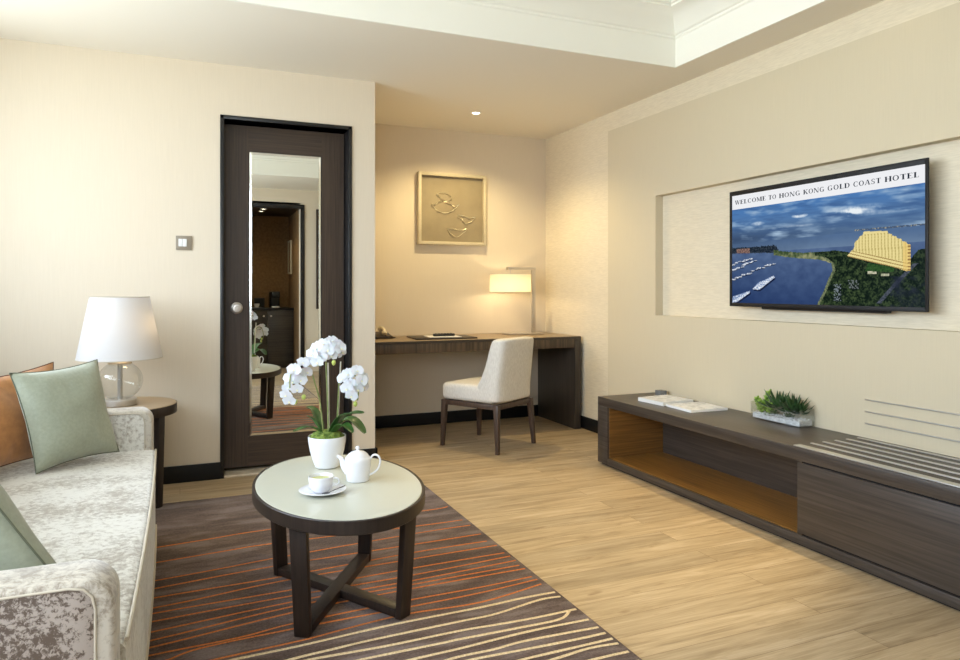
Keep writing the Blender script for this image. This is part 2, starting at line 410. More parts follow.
# ------------------------------------------------------------------ door with its full-height mirror
d = thing('door_1', None, None, (.61, YB, 0), kind='structure')
b = new()
for x0, x1 in ((.218, .240), (.981, 1.002)): box(x0, x1, YB-.012, YB+.155, 0, 2.15, .002, bm=b)
box(.218, 1.002, YB-.012, YB+.155, 2.128, 2.15, .002, bm=b)
obj('door_frame', b, 'black', d)
LY = 4.545
b = new()
box(.246, .386, LY, LY+.045, .03, 2.122, mi=0, bm=b); box(.834, .976, LY, LY+.045, .03, 2.122, mi=0, bm=b)
box(.386, .834, LY, LY+.045, 1.966, 2.122, mi=1, bm=b); box(.386, .834, LY, LY+.045, .03, .214, mi=1, bm=b)
box(.386, .834, LY+.012, LY+.040, .214, 1.966, mi=0, bm=b)
leaf = obj('door_leaf', b, ['door_z', 'door_x'], d)
MX0, MX1, MZ0, MZ1 = .394, .828, .216, 1.964
tilt = Matrix.Translation((MX1, LY+.006, 0)) @ Matrix.Rotation(R(-0.2), 4, 'Z') @ Matrix.Translation((-MX1, -LY-.006, 0))
b = box(MX0+.012, MX1-.012, LY+.002, LY+.006, MZ0+.014, MZ1-.014); b.transform(tilt)
mir = obj('mirror', b, 'mirror', leaf)
b = new(); bw = .012
ov = [(MX0, MZ0), (MX1, MZ0), (MX1, MZ1), (MX0, MZ1)]
iv = [(MX0+bw, MZ0+bw+.002), (MX1-bw, MZ0+bw+.002), (MX1-bw, MZ1-bw-.002), (MX0+bw, MZ1-bw-.002)]
O_ = [b.verts.new((x, LY+.004, z)) for x, z in ov]; I_ = [b.verts.new((x, LY+.001, z)) for x, z in iv]; K_ = [b.verts.new((x, LY+.012, z)) for x, z in ov]
for i in range(4):
    b.faces.new((O_[i], O_[(i+1) % 4], I_[(i+1) % 4], I_[i])); b.faces.new((O_[i], O_[(i+1) % 4], K_[(i+1) % 4], K_[i]))
obj('mirror_bevel', b, 'mirror_bevel', leaf, 0)
kx = Matrix.Translation((.318, LY, 1.004)) @ Matrix.Rotation(R(90), 4, 'X')
b = lathe([(.0001, 0), (.034, 0), (.036, .003), (.034, .008), (.028, .011), (.013, .012), (.011, .026), (.018, .032), (.027, .040), (.028, .048), (.024, .055), (.013, .056), (.011, .050), (.0001, .050)], n=28, cap=False); b.transform(kx)
obj('door_knob', b, 'nickel', leaf)
obj('threshold', box(.240, .981, YB-.005, YB+.16, 0, .012, .003), 'threshold', d)

# light switch on the back wall
s = thing('light_switch', 'small square bronze light switch on the wall left of the mirrored door', 'light switch', (.021, YB, 1.345))
obj('switch_plate', box(-.022, .064, YB-.009, YB-.0002, 1.346, 1.428, .002), mat('bronze_switch_plate', rgb(140, 128, 110), .45, 0), s)
b = new(); box(-.008, .0135, YB-.013, YB-.009, 1.366, 1.410, .0015, bm=b); box(.0145, .036, YB-.013, YB-.009, 1.366, 1.410, .0015, bm=b)
obj('rocker', b, mat('white_rocker', rgb(226, 226, 224), .35), s)

# ------------------------------------------------------------------ ceiling downlights
def downlight(x, y, z, label, spot=None, group=None, name='recessed_downlight', r=.038):
    t = thing(name, label, 'ceiling light', (x, y, z), 0, group)
    b = lathe([(r*.72, .012), (r*.8, -.002), (r*.95, -.005), (r*1.12, -.003), (r*1.15, .0)], (x, y, z), 28, cap=False)
    obj('trim_ring', b, 'ceil_white', t)
    obj('lens', lathe([(.0001, .0035), (r*.72, .0035)], (x, y, z-.004), 24, cap=False), 'lamp_glow', t, 0, False)
    if spot:
        l = bpy.data.lights.new('downlight_beam', 'SPOT'); l.energy = spot[0]; l.color = spot[1]; l.spot_size = R(spot[2]); l.spot_blend = .6; l.shadow_soft_size = spot[3]
        lo = bpy.data.objects.new('downlight_beam', l); lo.location = (0, 0, -.012); COL.objects.link(lo); lo.parent = t
    return t
WARM = (1.0, .79, .42)
downlight(2.058, 4.914, ZC, 'small glowing round downlight in the ceiling over the desk chair', (80, WARM, 140, .03))
dl = downlight(2.80, 2.10, ZC, 'recessed downlight in the soffit above the right end of the console', (190, WARM, 56, .02))
dl.children[-1].rotation_euler = Vector((-1.15, .75, -2.4)).to_track_quat('-Z', 'Y').to_euler(); [c for c in dl.children if c.type == 'LIGHT'][0].rotation_euler = dl.children[-1].rotation_euler

# ------------------------------------------------------------------ rug
ORANGE = [[(1.254, 3.37), (1.123, 3.355), (0.385, 3.373), (0.113, 3.347), (-0.103, 3.326)], [(1.248, 3.149), (1.019, 3.151), (0.379, 3.181), (0.17, 3.168), (-0.102, 3.142)], [(1.253, 3.064), (0.989, 3.058), (0.36, 3.004), (0.16, 2.977), (-0.108, 2.948)], [(1.253, 2.936), (0.944, 2.93), (0.354, 2.919), (-0.105, 2.871)], [(1.242, 2.843), (0.911, 2.84), (0.347, 2.8), (-0.109, 2.785)], [(1.261, 2.779), (0.881, 2.773), (0.364, 2.759), (0.051, 2.714), (-0.111, 2.697)], [(1.254, 2.688), (0.847, 2.682), (0.384, 2.664), (-0.116, 2.653)], [(1.261, 2.645), (0.826, 2.617), (0.357, 2.611), (-0.119, 2.588)], [(1.267, 2.594), (0.804, 2.567), (0.376, 2.561), (-0.115, 2.51)], [(1.252, 2.543), (0.785, 2.534), (0.37, 2.524), (-0.118, 2.448)], [(1.259, 2.504), (0.775, 2.5), (0.363, 2.477), (-0.116, 2.401)], [(1.248, 2.424), (1.026, 2.412), (0.75, 2.411), (0.355, 2.395), (0.175, 2.365), (-0.119, 2.352)], [(1.255, 2.393), (1.008, 2.368), (0.728, 2.36), (0.346, 2.356), (0.057, 2.341), (-0.108, 2.286)], [(1.249, 2.349), (0.977, 2.296), (0.706, 2.312), (0.478, 2.286), (0.354, 2.268), (0.096, 2.253), (-0.079, 2.233)]]
CREAM = [[(1.267, 2.267), (1.133, 2.269), (0.962, 2.26), (0.638, 2.257), (0.343, 2.236), (0.137, 2.23), (0.0, 2.217)], [(1.274, 2.227), (1.178, 2.232), (0.992, 2.194), (0.86, 2.191), (0.568, 2.185), (0.418, 2.174), (0.333, 2.168), (0.16, 2.149)], [(1.266, 2.118), (1.102, 2.116), (0.959, 2.123), (0.836, 2.131), (0.583, 2.13), (0.355, 2.141), (0.213, 2.126)], [(1.232, 2.112), (1.171, 2.074), (1.023, 2.074), (0.816, 2.08), (0.751, 2.079), (0.495, 2.081), (0.346, 2.069)], [(1.263, 2.035), (1.034, 2.04), (0.795, 2.026), (0.641, 2.022), (0.508, 2.012)], [(1.271, 1.976), (1.007, 1.989), (0.888, 1.98), (0.778, 1.982), (0.647, 1.97)], [(1.267, 1.934), (1.136, 1.935), (0.912, 1.946), (0.798, 1.951), (0.669, 1.943)], [(1.263, 1.894), (1.139, 1.893), (0.946, 1.892), (0.801, 1.882)], [(1.263, 1.862), (1.161, 1.871), (1.028, 1.857), (0.847, 1.844)], [(1.265, 1.807), (1.171, 1.809), (1.022, 1.805)]]
RZ = .012
b = box(-1.22, 1.275, .7, 4.0, .0005, RZ-.0015, .004)
def ribbon(b, pts, w, mi):
    pts = [Vector((p[0], p[1], 0)) for p in smoothpath([(x, y, 0) for x, y in pts], 5)]
    L = []; 
    for i, p in enumerate(pts):
        d = (pts[min(i+1, len(pts)-1)]-pts[max(i-1, 0)]).normalized(); n = Vector((-d.y, d.x, 0))
        ww = w*(1+.25*noise.noise(p*9))
        L.append([b.verts.new(p+n*ww*.5+Vector((0, 0, RZ-.0025))), b.verts.new(p+n*ww*.3+Vector((0, 0, RZ+.0002))), b.verts.new(p-n*ww*.3+Vector((0, 0, RZ+.0002))), b.verts.new(p-n*ww*.5+Vector((0, 0, RZ-.0025)))])
    for p, q in zip(L, L[1:]):
        for k in range(3): b.faces.new((p[k], p[k+1], q[k+1], q[k])).material_index = mi
for s_ in ORANGE: ribbon(b, [(min(p[0], 1.262), p[1]) for p in s_] + [(s_[-1][0]-.5, s_[-1][1]-.05), (-1.18, s_[-1][1]-.07)], .0095, 1)
for s_ in CREAM: ribbon(b, [(min(p[0], 1.262), p[1]) for p in s_] + [(s_[-1][0]-.5, s_[-1][1]-.03), (-1.18, s_[-1][1]-.05)], .0135, 2)
y = 1.75
while y > .75:
    ribbon(b, [(1.262, y), (.6, y-.01), (0, y+.01), (-.6, y-.02), (-1.18, y)], .0125, 2); y -= .045+.02*random.random()
tag(base_origin(obj('rug', b, ['rug', 'rug_orange', 'rug_cream'], None, 30)), 'large brown rug with thin orange and cream wavy stripes under the coffee table', 'rug')

# ------------------------------------------------------------------ sofa
SZ = .43
SY0, SY1 = 1.56, 3.35      # inner faces of the arms
def armprof(grow=0, drop=0):
    x1, x0, z1, r = -.108+grow, -1.0-grow, .598+grow, .058+grow
    P = [(x0, .09-drop), (x1, .09-drop)]
    for k in range(7):
        a = k/6*PI/2; P.append((x1-r+r*math.cos(a), z1-r+r*math.sin(a)))
    P += [(x0+.05, z1), (x0, z1-.05)]
    return P
sofa = thing('sofa', 'silver and taupe crushed velvet sofa along the left side on the rug', 'sofa', (-.55, 2.46, RZ))
obj('back', box(-1.12, -.76, SY0-.14, SY1+.14, .10, .84, .045, 4), 'velvet', sofa)
for k, (y0, y1) in enumerate(((SY0-.122, SY0), (SY1, SY1+.135))):
    ab = prism(armprof(), y0, y1)
    bevel(ab, .012, 3, [e for e in ab.edges if abs(e.verts[0].co.y-e.verts[1].co.y) < 1e-5])
    arm = obj('arm', ab, 'velvet_arm', sofa, 50)
    # flat side panels framed by piping
    ins = [(-.96, .10), (-.142, .10), (-.142, .545), (-.147, .567), (-.160, .581), (-.182, .586), (-.96, .586)]
    yo = y0 if k == 0 else y1
    pn = prism(ins, yo-.003, yo+.003, bev=.001)
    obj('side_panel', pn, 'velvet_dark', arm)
    for yy in (y0, y1):
        loop = [(x, yy+(-.003 if yy == y0 else .003), z) for x, z in ((-.140, .10), (-.140, .3), (-.140, .545), (-.145, .568), (-.159, .583), (-.182, .588), (-.5, .588), (-.96, .588))]
        if yy != yo: obj('side_panel', prism(ins, yy-.002, yy+.002, bev=.001), 'velvet', arm)
        obj('piping', tube(loop, .0024, 8), 'piping', arm)
# seat: one long tight seat with a gently bowed front edge
def seatx(y):
    t = (y-2.46)/.9; return -.098+.012*(1-t*t)
b = new(); NY, rows = 40, []
prof = [(-.76, .30), (-.76, SZ-.012), (-.70, SZ+.004), (-.45, SZ+.012), (-.2, SZ+.004), (-.022, SZ-.002), (-.006, SZ-.008), (0, SZ-.018), (.0, SZ-.022), (0, .10), (-.01, .092), (-.3, .092)]
for i in range(NY+1):
    y = SY0-.01+(SY1-SY0+.02)*i/NY; fx = seatx(y)
    rows.append([b.verts.new((p[0] if p[0] < -.21 else fx+p[0], y, p[1]+(.006*math.sin((y-SY0)/(SY1-SY0)*PI) if p[1] > .4 else 0))) for p in prof])
for p, q in zip(rows, rows[1:]):
    for k in range(len(prof)): b.faces.new((p[k], p[(k+1) % len(prof)], q[(k+1) % len(prof)], q[k]))
b.faces.new(rows[0]); b.faces.new(rows[-1])
seat = obj('seat', b, 'velvet', sofa, 50)
for zz, off in ((SZ-.004, .001), (.10, .002)):
    obj('piping', tube([(seatx(SY0+(SY1-SY0)*i/30)+off, SY0+(SY1-SY0)*i/30, zz+(.006*math.sin(i/30*PI) if zz > .3 else 0)) for i in range(31)], .0045, 8), 'piping', seat)
for x, y in ((-.22, SY0-.06), (-.22, SY1+.06), (-.98, SY0-.06), (-.98, SY1+.06)):
    obj('leg', lathe([(.018, 0), (.024, .01), (.030, .092)], (x, y, RZ+.001), 16), 'table_wood', sofa)

# ------------------------------------------------------------------ cushions
def pillow(name, label, A, B, C, D, thick, m, cord, pinch=.04, seed=1):
    """Square scatter cushion spanned between four corner points A,B,C,D (A-B is the lower edge)."""
    A, B, C, D = map(Vector, (A, B, C, D)); n = 26
    nrm = (B-A).cross(D-A).normalized()
    base = (A+B+C+D)/4
    t = thing(name, label, 'cushion', (base.x, base.y, min(A.z, B.z, C.z, D.z)))
    b = new(); rim = []
    def P(u, v, side):
        cu, cv = 2*u-1, 2*v-1
        # edges bow inwards between the corners
        uu = .5+.5*cu*(1-pinch*(1-cv*cv)); vv = .5+.5*cv*(1-pinch*(1-cu*cu))
        p = A*(1-uu)*(1-vv)+B*uu*(1-vv)+C*uu*vv+D*(1-uu)*vv
        h = thick*.5*(max(0, (1-cu**4)*(1-cv**4))**.55)*(.82+.18*(1-cu*cu)*(1-cv*cv))
        edge = min(1-abs(cu), 1-abs(cv))
        w = noise.noise(Vector((u*3.1+seed, v*3.7, side*2.3)))*.010*min(1, edge*4)
        wr = noise.noise(Vector((u*14+seed*3, v*5, side)))*.0035*min(1, (1-edge)*1.2)*min(1, edge*10)
        return p+nrm*side*(h+w+wr)
    for side in (1, -1):
        G = [[b.verts.new(P(i/n, j/n, side)) for j in range(n+1)] for i in range(n+1)]
        for i in range(n):
            for j in range(n): b.faces.new((G[i][j], G[i+1][j], G[i+1][j+1], G[i][j+1]))
    bmesh.ops.remove_doubles(b, verts=b.verts, dist=.0008)
    obj('cover', b, m, t, 60)
    loop = [P(i/n, 0, 0) for i in range(n)]+[P(1, i/n, 0) for i in range(n)]+[P(1-i/n, 1, 0) for i in range(n)]+[P(0, 1-i/n, 0) for i in range(n)]
    obj('corded_edge', tube(loop, .0022, 6, closed=True), cord, t)
    return t
pillow('scatter_cushion', 'sage green square cushion standing at the far end of the velvet sofa', (-.480, 2.98, .450), (-.228, 3.22, .458), (-.316, 3.31, .828), (-.575, 3.05, .812), .13, 'green', 'green_dark', .085, 1)
pillow('scatter_cushion', 'rust orange cushion behind the sage green one at the far sofa arm', (-.70, 2.88, .462), (-.43, 3.26, .466), (-.475, 3.325, .822), (-.745, 3.0, .79), .08, 'orange', 'orange_cord', .085, 5)
pillow('scatter_cushion', 'sage green cushion tucked behind the near sofa arm at the left picture edge', (-.50, 1.93, .464), (-.205, 1.70, .468), (-.40, 1.66, .80), (-.66, 1.86, .81), .13, 'green', 'green_dark', .03, 9)

# ------------------------------------------------------------------ side table and table lamp
TX, TY, TZ = -.285, 4.09, .522
t = thing('side_table', 'small round wooden side table between the sofa arm and the back wall', 'side table', (TX, TY, RZ))
obj('table_top', lathe([(.0001, TZ), (.245, TZ), (.2465, TZ+.0005), (.266, TZ+.0005), (.27, TZ-.004), (.27, TZ-.046), (.266, TZ-.05), (.0001, TZ-.05)], (TX, TY, 0), 64, cap=False), ['sidetop'], t)
obj('edge_band', (lambda b: b)(lathe([(.2705, TZ-.002), (.2712, TZ-.004), (.2712, TZ-.047), (.2705, TZ-.05)], (TX, TY, 0), 64, cap=False)), 'table_wood', t)
for k in range(4):
    a = R(-41+90*k); ca, sa = math.cos(a), math.sin(a); ta = Vector((-sa, ca, 0))
    top = Vector((TX+.250*ca, TY+.250*sa, TZ-.048)); bot = Vector((TX+.238*ca, TY+.238*sa, RZ if TY+.238*sa < 3.98 else .0005)); rad = Vector((ca, sa, 0))
    w, th = .021, .018
    q = lambda c, s: [c+ta*w*s+rad*th*s, c-ta*w*s+rad*th*s, c-ta*w*s-rad*th*s, c+ta*w*s-rad*th*s]
    obj('leg', quadbox(q(bot, .95), q(top, 1.0), bev=.003), 'table_wood', t)
b = new()
for a in (49, -41):
    bb = box(-.228, .228, -.022, .022, RZ+.004, RZ+.034, .003, xf=Matrix.Translation((TX, TY, 0)) @ Matrix.Rotation(R(a), 4, 'Z')); merge(b, bb)
obj('cross_stretcher', b, 'table_wood', t)

LXp, LYp = -.285, 4.075
L = thing('table_lamp', 'clear glass globe table lamp with a white tapered shade beside the sofa', 'lamp', (LXp, LYp, TZ+.001))
c = (LXp, LYp, TZ+.001)
obj('lamp_base', lathe([(.0001, 0), (.078, 0), (.080, .003), (.080, .028), (.077, .031), (.0001, .031)], c, 48, cap=False), 'steel', L)
g = [(.03, .032)]+[(.108*math.sin(a), .125-.1*math.cos(a)) for a in [R(x) for x in range(24, 160, 8)]]+[(.034, .221)]
obj('glass_globe', lathe(g, c, 48, cap=False), 'glass_globe', L, 80)
obj('stem', lathe([(.012, .031), (.012, .232)], c, 20), 'steel', L)
obj('cap', lathe([(.036, .212), (.058, .214), (.056, .222), (.040, .234), (.018, .240), (.014, .250), (.012, .262), (.0001, .262)], c, 36, cap=False), 'champagne', L)
sh = lathe([(.2015, .240), (.1395, .556)], c, 64, cap=False); 
obj('lamp_shade', sh, 'shade', L, 80)
for r, z in ((.2015, .240), (.1395, .556)):
    obj('shade_trim', tube([(LXp+r*math.cos(2*PI*i/48), LYp+r*math.sin(2*PI*i/48), c[2]+z) for i in range(48)], .0022, 6, None, True), 'piping', L)
obj('bulb', lathe([(.0001, -.03), (.02, -.024), (.028, -.004), (.024, .018), (.013, .034), (.013, .05)], (LXp, LYp, c[2]+.36), 20, cap=False), 'bulb_glow', L)
obj('socket', lathe([(.006, .262), (.006, .32), (.013, .321), (.013, .332)], c, 16), 'nickel', L)
def pointlight(parent, loc, e, col, r):
    l = bpy.data.lights.new('bulb_light', 'POINT'); l.energy = e; l.color = col; l.shadow_soft_size = r
    o = bpy.data.objects.new('bulb_light', l); COL.objects.link(o); o.parent = parent
    o.location = world_of(parent).inverted() @ Vector(loc); return o
pointlight(L, (LXp+.085, LYp-.03, c[2]+.40), .7, (1, .72, .42), .03)

# ------------------------------------------------------------------ coffee table (oval)
CX_, CY_, CA, CB, CZ = .527, 2.555, .295, .457, .42
t = thing('coffee_table', 'oval coffee table with grey-green glass top and dark crossed legs on the rug', 'coffee table', (CX_, CY_, RZ))
def oval(prof, mname, name, parent):
    b = new(); n = 96; rings = []
    for dr, z in prof: rings.append([b.verts.new((CX_+(CA+dr)*math.cos(2*PI*i/n), CY_+(CB+dr)*math.sin(2*PI*i/n), z)) for i in range(n)])
    for p, q in zip(rings, rings[1:]):
        for i in range(n): b.faces.new((p[i], p[(i+1) % n], q[(i+1) % n], q[i]))
    return b, rings
b, rg = oval([(-.010, CZ-.002), (-.010, CZ), (-.002, CZ+.0005), (.0, CZ-.002), (.0, CZ-.042), (-.004, CZ-.045), (-.03, CZ-.045), (-.03, CZ-.008), (-.01, CZ-.008)], 0, 0, 0)
obj('rim', b, 'table_wood', t)
b, rg = oval([(-.0105, CZ-.010), (-.0105, CZ-.001), (-.0125, CZ+.0005)], 0, 0, 0); b.faces.new(rg[-1]); b.faces.new(rg[0][::-1])
obj('glass_top', b, 'tabletop', t)
feet = [(-.165, -.262), (.165, -.262), (.165, .275), (-.165, .275)]
for fx_, fy_ in feet:
    rad = Vector((fx_, fy_, 0)).normalized(); ta = Vector((-rad.y, rad.x, 0))
    bot = Vector((CX_+fx_, CY_+fy_, RZ+.0005)); top = Vector((CX_+fx_*1.10, CY_+fy_*1.06, CZ-.04))
    q = lambda c, w, th: [c+ta*w+rad*th, c-ta*w+rad*th, c-ta*w-rad*th, c+ta*w-rad*th]
    obj('leg', quadbox(q(bot, .026, .012), q(top, .0285, .013), bev=.002), 'table_wood', t)
for k, (p, q_) in enumerate(((feet[1], feet[3]), (feet[0], feet[2]))):
    v = Vector((q_[0]-p[0], q_[1]-p[1], 0)); ang = math.atan2(v.y, v.x); ln = v.length/2-.012
    mid = ((p[0]+q_[0])/2+CX_, (p[1]+q_[1])/2+CY_)
    bb = box(-ln, ln, -.025, .025, RZ+.004+.0004*k, RZ+.032+.002*k, .002, xf=Matrix.Translation((mid[0], mid[1], 0)) @ Matrix.Rotation(ang, 4, 'Z'))
    obj('stretcher', bb, 'table_wood', t)

# ------------------------------------------------------------------ orchid in its pot
PX, PY = .532, 2.785; TT = CZ+.001
t = thing('potted_orchid', 'white moth orchid in a white ceramic pot at the back of the coffee table', 'potted plant', (PX, PY, TT))
c = (PX, PY, TT)
obj('pot', lathe([(.0001, 0), (.040, 0), (.046, .004), (.056, .03), (.066, .065), (.072, .10), (.0735, .122), (.0725, .124), (.070, .122), (.067, .105), (.0001, .104)], c, 48, cap=False), 'pot', t)
b = new(); bmesh.ops.create_icosphere(b, subdivisions=4, radius=1)
for v in b.verts:
    v.co = Vector((v.co.x*.066, v.co.y*.066, v.co.z*.034))*(1+.16*noise.noise(v.co*9)) + Vector((PX, PY, TT+.112))
obj('moss', b, 'moss', t, 60)
def leafmesh(p0, p1, p2, w, fold=.25):
    P = smoothpath([p0, p1, p2], 7); b = new(); rows = []
    for i, p in enumerate(P):
        s = i/(len(P)-1); d = (P[min(i+1, len(P)-1)]-P[max(i-1, 0)]).normalized()
        side = d.cross(Vector((0, 0, 1)));
        side = side.normalized() if side.length > .05 else Vector((1, 0, 0)); up = side.cross(d)
        ww = w*(math.sin(PI*(s*.86+.10))**.7)
        rows.append([[b.verts.new(p+side*ww*k+up*(abs(k)*ww*fold+e)) for k in (-1, -.5, 0, .5, 1)] for e in (0, -.002)])
    for a, c_ in zip(rows, rows[1:]):
        for e in (0, 1):
            for k in range(4): b.faces.new((a[e][k], a[e][k+1], c_[e][k+1], c_[e][k]))
        for k in (0, 4): b.faces.new((a[0][k], a[1][k], c_[1][k], c_[0][k]))
    return b
for (p0, p1, p2, w) in (((.545, 2.77, .555), (.59, 2.72, .628), (.645, 2.66, .645), .036), ((.56, 2.80, .56), (.62, 2.78, .60), (.672, 2.74, .550), .040),
        ((.515, 2.80, .56), (.49, 2.83, .635), (.462, 2.85, .652), .024), ((.51, 2.77, .56), (.455, 2.74, .592), (.392, 2.71, .586), .016),
        ((.51, 2.79, .56), (.476, 2.78, .612), (.452, 2.77, .630), .014), ((.55, 2.76, .555), (.575, 2.70, .60), (.60, 2.64, .578), .022)):
    obj('leaf', leafmesh(Vector(p0), Vector(p1), Vector(p2), w), 'leaf', t, 60)
stems = [[(.518, 2.785, .54), (.505, 2.78, .668), (.485, 2.77, .744), (.461, 2.76, .811), (.425, 2.75, .830), (.388, 2.74, .80), (.382, 2.735, .745)],
         [(.536, 2.78, .54), (.532, 2.78, .707), (.527, 2.775, .798), (.527, 2.77, .86), (.548, 2.76, .895), (.572, 2.75, .885)],
         [(.569, 2.785, .54), (.575, 2.78, .694), (.579, 2.775, .755), (.601, 2.77, .79), (.632, 2.76, .785), (.650, 2.755, .735), (.645, 2.75, .68)]]
for s_ in stems: obj('stem', tube(smoothpath(s_, 6), .0028, 8), 'stem', t)
for a, z_ in (((.573, 2.79, .54), (.587, 2.79, .832)), ((.541, 2.79, .54), (.536, 2.785, .83))): obj('stake', tube([a, z_], .0028, 8), 'stake', t)
def petal(b, ang, length, width, lift, M4, mi=0):
    nr, nc = 7, 4; G = []
    for i in range(nr+1):
        s = i/nr; w = width*math.sin(PI*(.08+.86*s))**.75
        row = []
        for j in range(-nc, nc+1):
            q = j/nc; x = length*s*(1-.12*q*q*s); y_ = w*q
            z_ = lift*math.sin(s*PI*.6)*length+.10*width*(q*q)-.12*length*s*s
            row.append(b.verts.new(M4 @ (Matrix.Rotation(ang, 4, 'Z') @ Vector((x, y_, z_)))))
        G.append(row)
    for i in range(nr):
        for j in range(2*nc): b.faces.new((G[i][j], G[i+1][j], G[i+1][j+1], G[i][j+1])).material_index = mi
def flower_bm():
    b = new(); I = Matrix.Identity(4); up = Matrix.Translation((0, 0, .002))
    for a in (90, 218, 322): petal(b, R(a), .030, .0115, .10, I)
    for a in (8, 172): petal(b, R(a), .031, .0205, .16, up)
    petal(b, R(270), .010, .004, .9, Matrix.Translation((0, 0, .003)), 1)
    bmesh.ops.create_icosphere(b, subdivisions=1, radius=.0032, matrix=Matrix.Translation((0, 0, .006)))
    return b
b = flower_bm(); me = bpy.data.meshes.new('flower'); b.to_mesh(me); b.free(); me.materials.append(M['petal']); me.materials.append(M['lip']); me.shade_smooth()
FL = dict(left=[(.378, 2.76, .745), (.384, 2.75, .783), (.368, 2.73, .722), (.396, 2.72, .815), (.422, 2.74, .775), (.446, 2.75, .800), (.408, 2.73, .742), (.432, 2.74, .838), (.460, 2.75, .842), (.402, 2.78, .768), (.380, 2.73, .700)],
          mid=[(.490, 2.77, .892), (.515, 2.76, .905), (.538, 2.74, .866), (.562, 2.74, .902), (.582, 2.76, .872), (.500, 2.74, .860), (.525, 2.73, .885), (.470, 2.75, .868), (.545, 2.76, .915), (.572, 2.73, .890), (.484, 2.73, .842)],
          right=[(.590, 2.76, .768), (.607, 2.75, .785), (.640, 2.74, .798), (.655, 2.73, .762), (.617, 2.74, .745), (.640, 2.73, .728), (.596, 2.72, .735), (.612, 2.71, .708), (.668, 2.75, .735), (.668, 2.76, .768)])
tocam = lambda p: (Vector((0, 0, 1.12))-Vector(p))
for nm, L_ in FL.items():
    for i, p in enumerate(L_):
        o = bpy.data.objects.new('flower', me); COL.objects.link(o); o.parent = t
        cen = Vector((sum(q[0] for q in L_)/len(L_), sum(q[1] for q in L_)/len(L_)+.03, sum(q[2] for q in L_)/len(L_)))
        out = (Vector(p)-cen).normalized()+Vector((-.25, -1.1, .15)); out.normalize()
        z_ = out; x_ = Vector((0, 0, 1)).cross(z_).normalized(); y_ = z_.cross(x_)
        Rm = Matrix((x_, y_, z_)).transposed().to_4x4() @ Matrix.Rotation(R(random.uniform(-25, 25)), 4, 'Z')
        o.matrix_basis = Matrix.Translation(Vector(p)-Vector(c)) @ Rm @ Matrix.Scale(random.uniform(.82, .98), 4)
for p in ((.405, 2.75, .690), (.436, 2.75, .706), (.545, 2.72, .836), (.634, 2.74, .668), (.636, 2.745, .690)):
    obj('bud', lathe([(.0005, -.011), (.005, -.008), (.0085, 0), (.007, .007), (.0005, .011)], p, 14, cap=False), 'bud', t)

# ------------------------------------------------------------------ teapot, cup and saucer
c = (.598, 2.545, TT)
t = thing('teapot', 'white china teapot with lid on the coffee table beside the orchid pot', 'teapot', c)
obj('body', lathe([(.0001, .002), (.034, .002), (.037, 0), (.041, .002), (.0445, .03), (.0465, .06), (.0475, .076), (.046, .084), (.040, .089), (.038, .090)], c, 48, cap=False), 'china', t, 50)
lid = obj('lid', lathe([(.0395, .0895), (.0385, .092), (.034, .098), (.022, .106), (.008, .109), (.005, .112), (.008, .117), (.0085, .121), (.005, .125), (.0001, .126)], c, 40, cap=False), 'china', t, 60)
cam_r = Vector((.92, -.39, 0))
cv = Vector(c)
def side(a, z_): return cv+cam_r*a+Vector((0, 0, z_))
sp = smoothpath([side(-.036, .032), side(-.052, .052), side(-.060, .078), side(-.076, .090)], 5)
obj('spout', tube(sp, [.015-.010*(i/(len(sp)-1))**.8+.0005 for i in range(len(sp))], 14), 'china', t, 60)
hd = smoothpath([side(.042, .072), side(.056, .092), side(.074, .090), side(.082, .070), side(.074, .044), side(.058, .028), side(.042, .020)], 6)
obj('handle', tube(hd, .0052, 12, flat=.7), 'china', t, 60)

c = (.450, 2.435, TT); cv = Vector(c)
t = thing('saucer', 'round white china saucer under the teacup at the front of the coffee table', 'saucer', c)
obj('plate', lathe([(.0001, .002), (.030, .002), (.032, 0), (.036, .001), (.050, .006), (.079, .013), (.080, .0145), (.078, .0155), (.050, .009), (.034, .005), (.0001, .0045)], c, 56, cap=False), 'china', t, 40)
c2 = (.445, 2.438, TT+.0055); cv = Vector(c2)
t = thing('teacup', 'white teacup filled with pale green tea standing on the saucer', 'cup', c2)
obj('cup_body', lathe([(.0001, .003), (.022, .003), (.024, 0), (.028, .002), (.037, .012), (.0405, .03), (.0425, .052), (.0415, .0535), (.039, .050), (.037, .03), (.033, .014), (.0001, .010)], c2, 48, cap=False), 'china', t, 50)
obj('tea', lathe([(.0001, .043), (.0385, .043)], c2, 36, cap=False), 'tea', t, 0)
hp = smoothpath([side(.040, .044), side(.054, .046), side(.062, .036), side(.056, .024), side(.038, .019)], 6)
obj('cup_handle', tube(hp, .0036, 10, flat=.8), 'china', t, 60)
t = thing('teaspoon', 'small steel teaspoon lying across the saucer in front of the cup', 'spoon', (.48, 2.395, TT+.012))
A_, B_ = Vector((.462, 2.388, TT+.0115)), Vector((.520, 2.408, TT+.022))
b = tube([A_.lerp(B_, k/8) for k in range(9)], [.0022]*6+[.0026, .0032, .0036], 8, flat=.5)
d_ = (A_-B_).normalized(); bc = A_+d_*.012
rot = Matrix.Translation(bc) @ Matrix.Rotation(math.atan2(d_.y, d_.x), 4, 'Z')
merge(b, lathe([(.0001, -.003), (.006, -.002), (.0098, .001), (.0102, .0016), (.0088, .001), (.005, -.001), (.0001, -.002)], (0, 0, 0), 20, sx=1.5, cap=False, xf=rot))
b.transform(Matrix.Translation((0, 0, .002)))
obj('spoon', b, mat('polished_spoon_steel', rgb(120, 120, 124), .2, 1), t, 60)

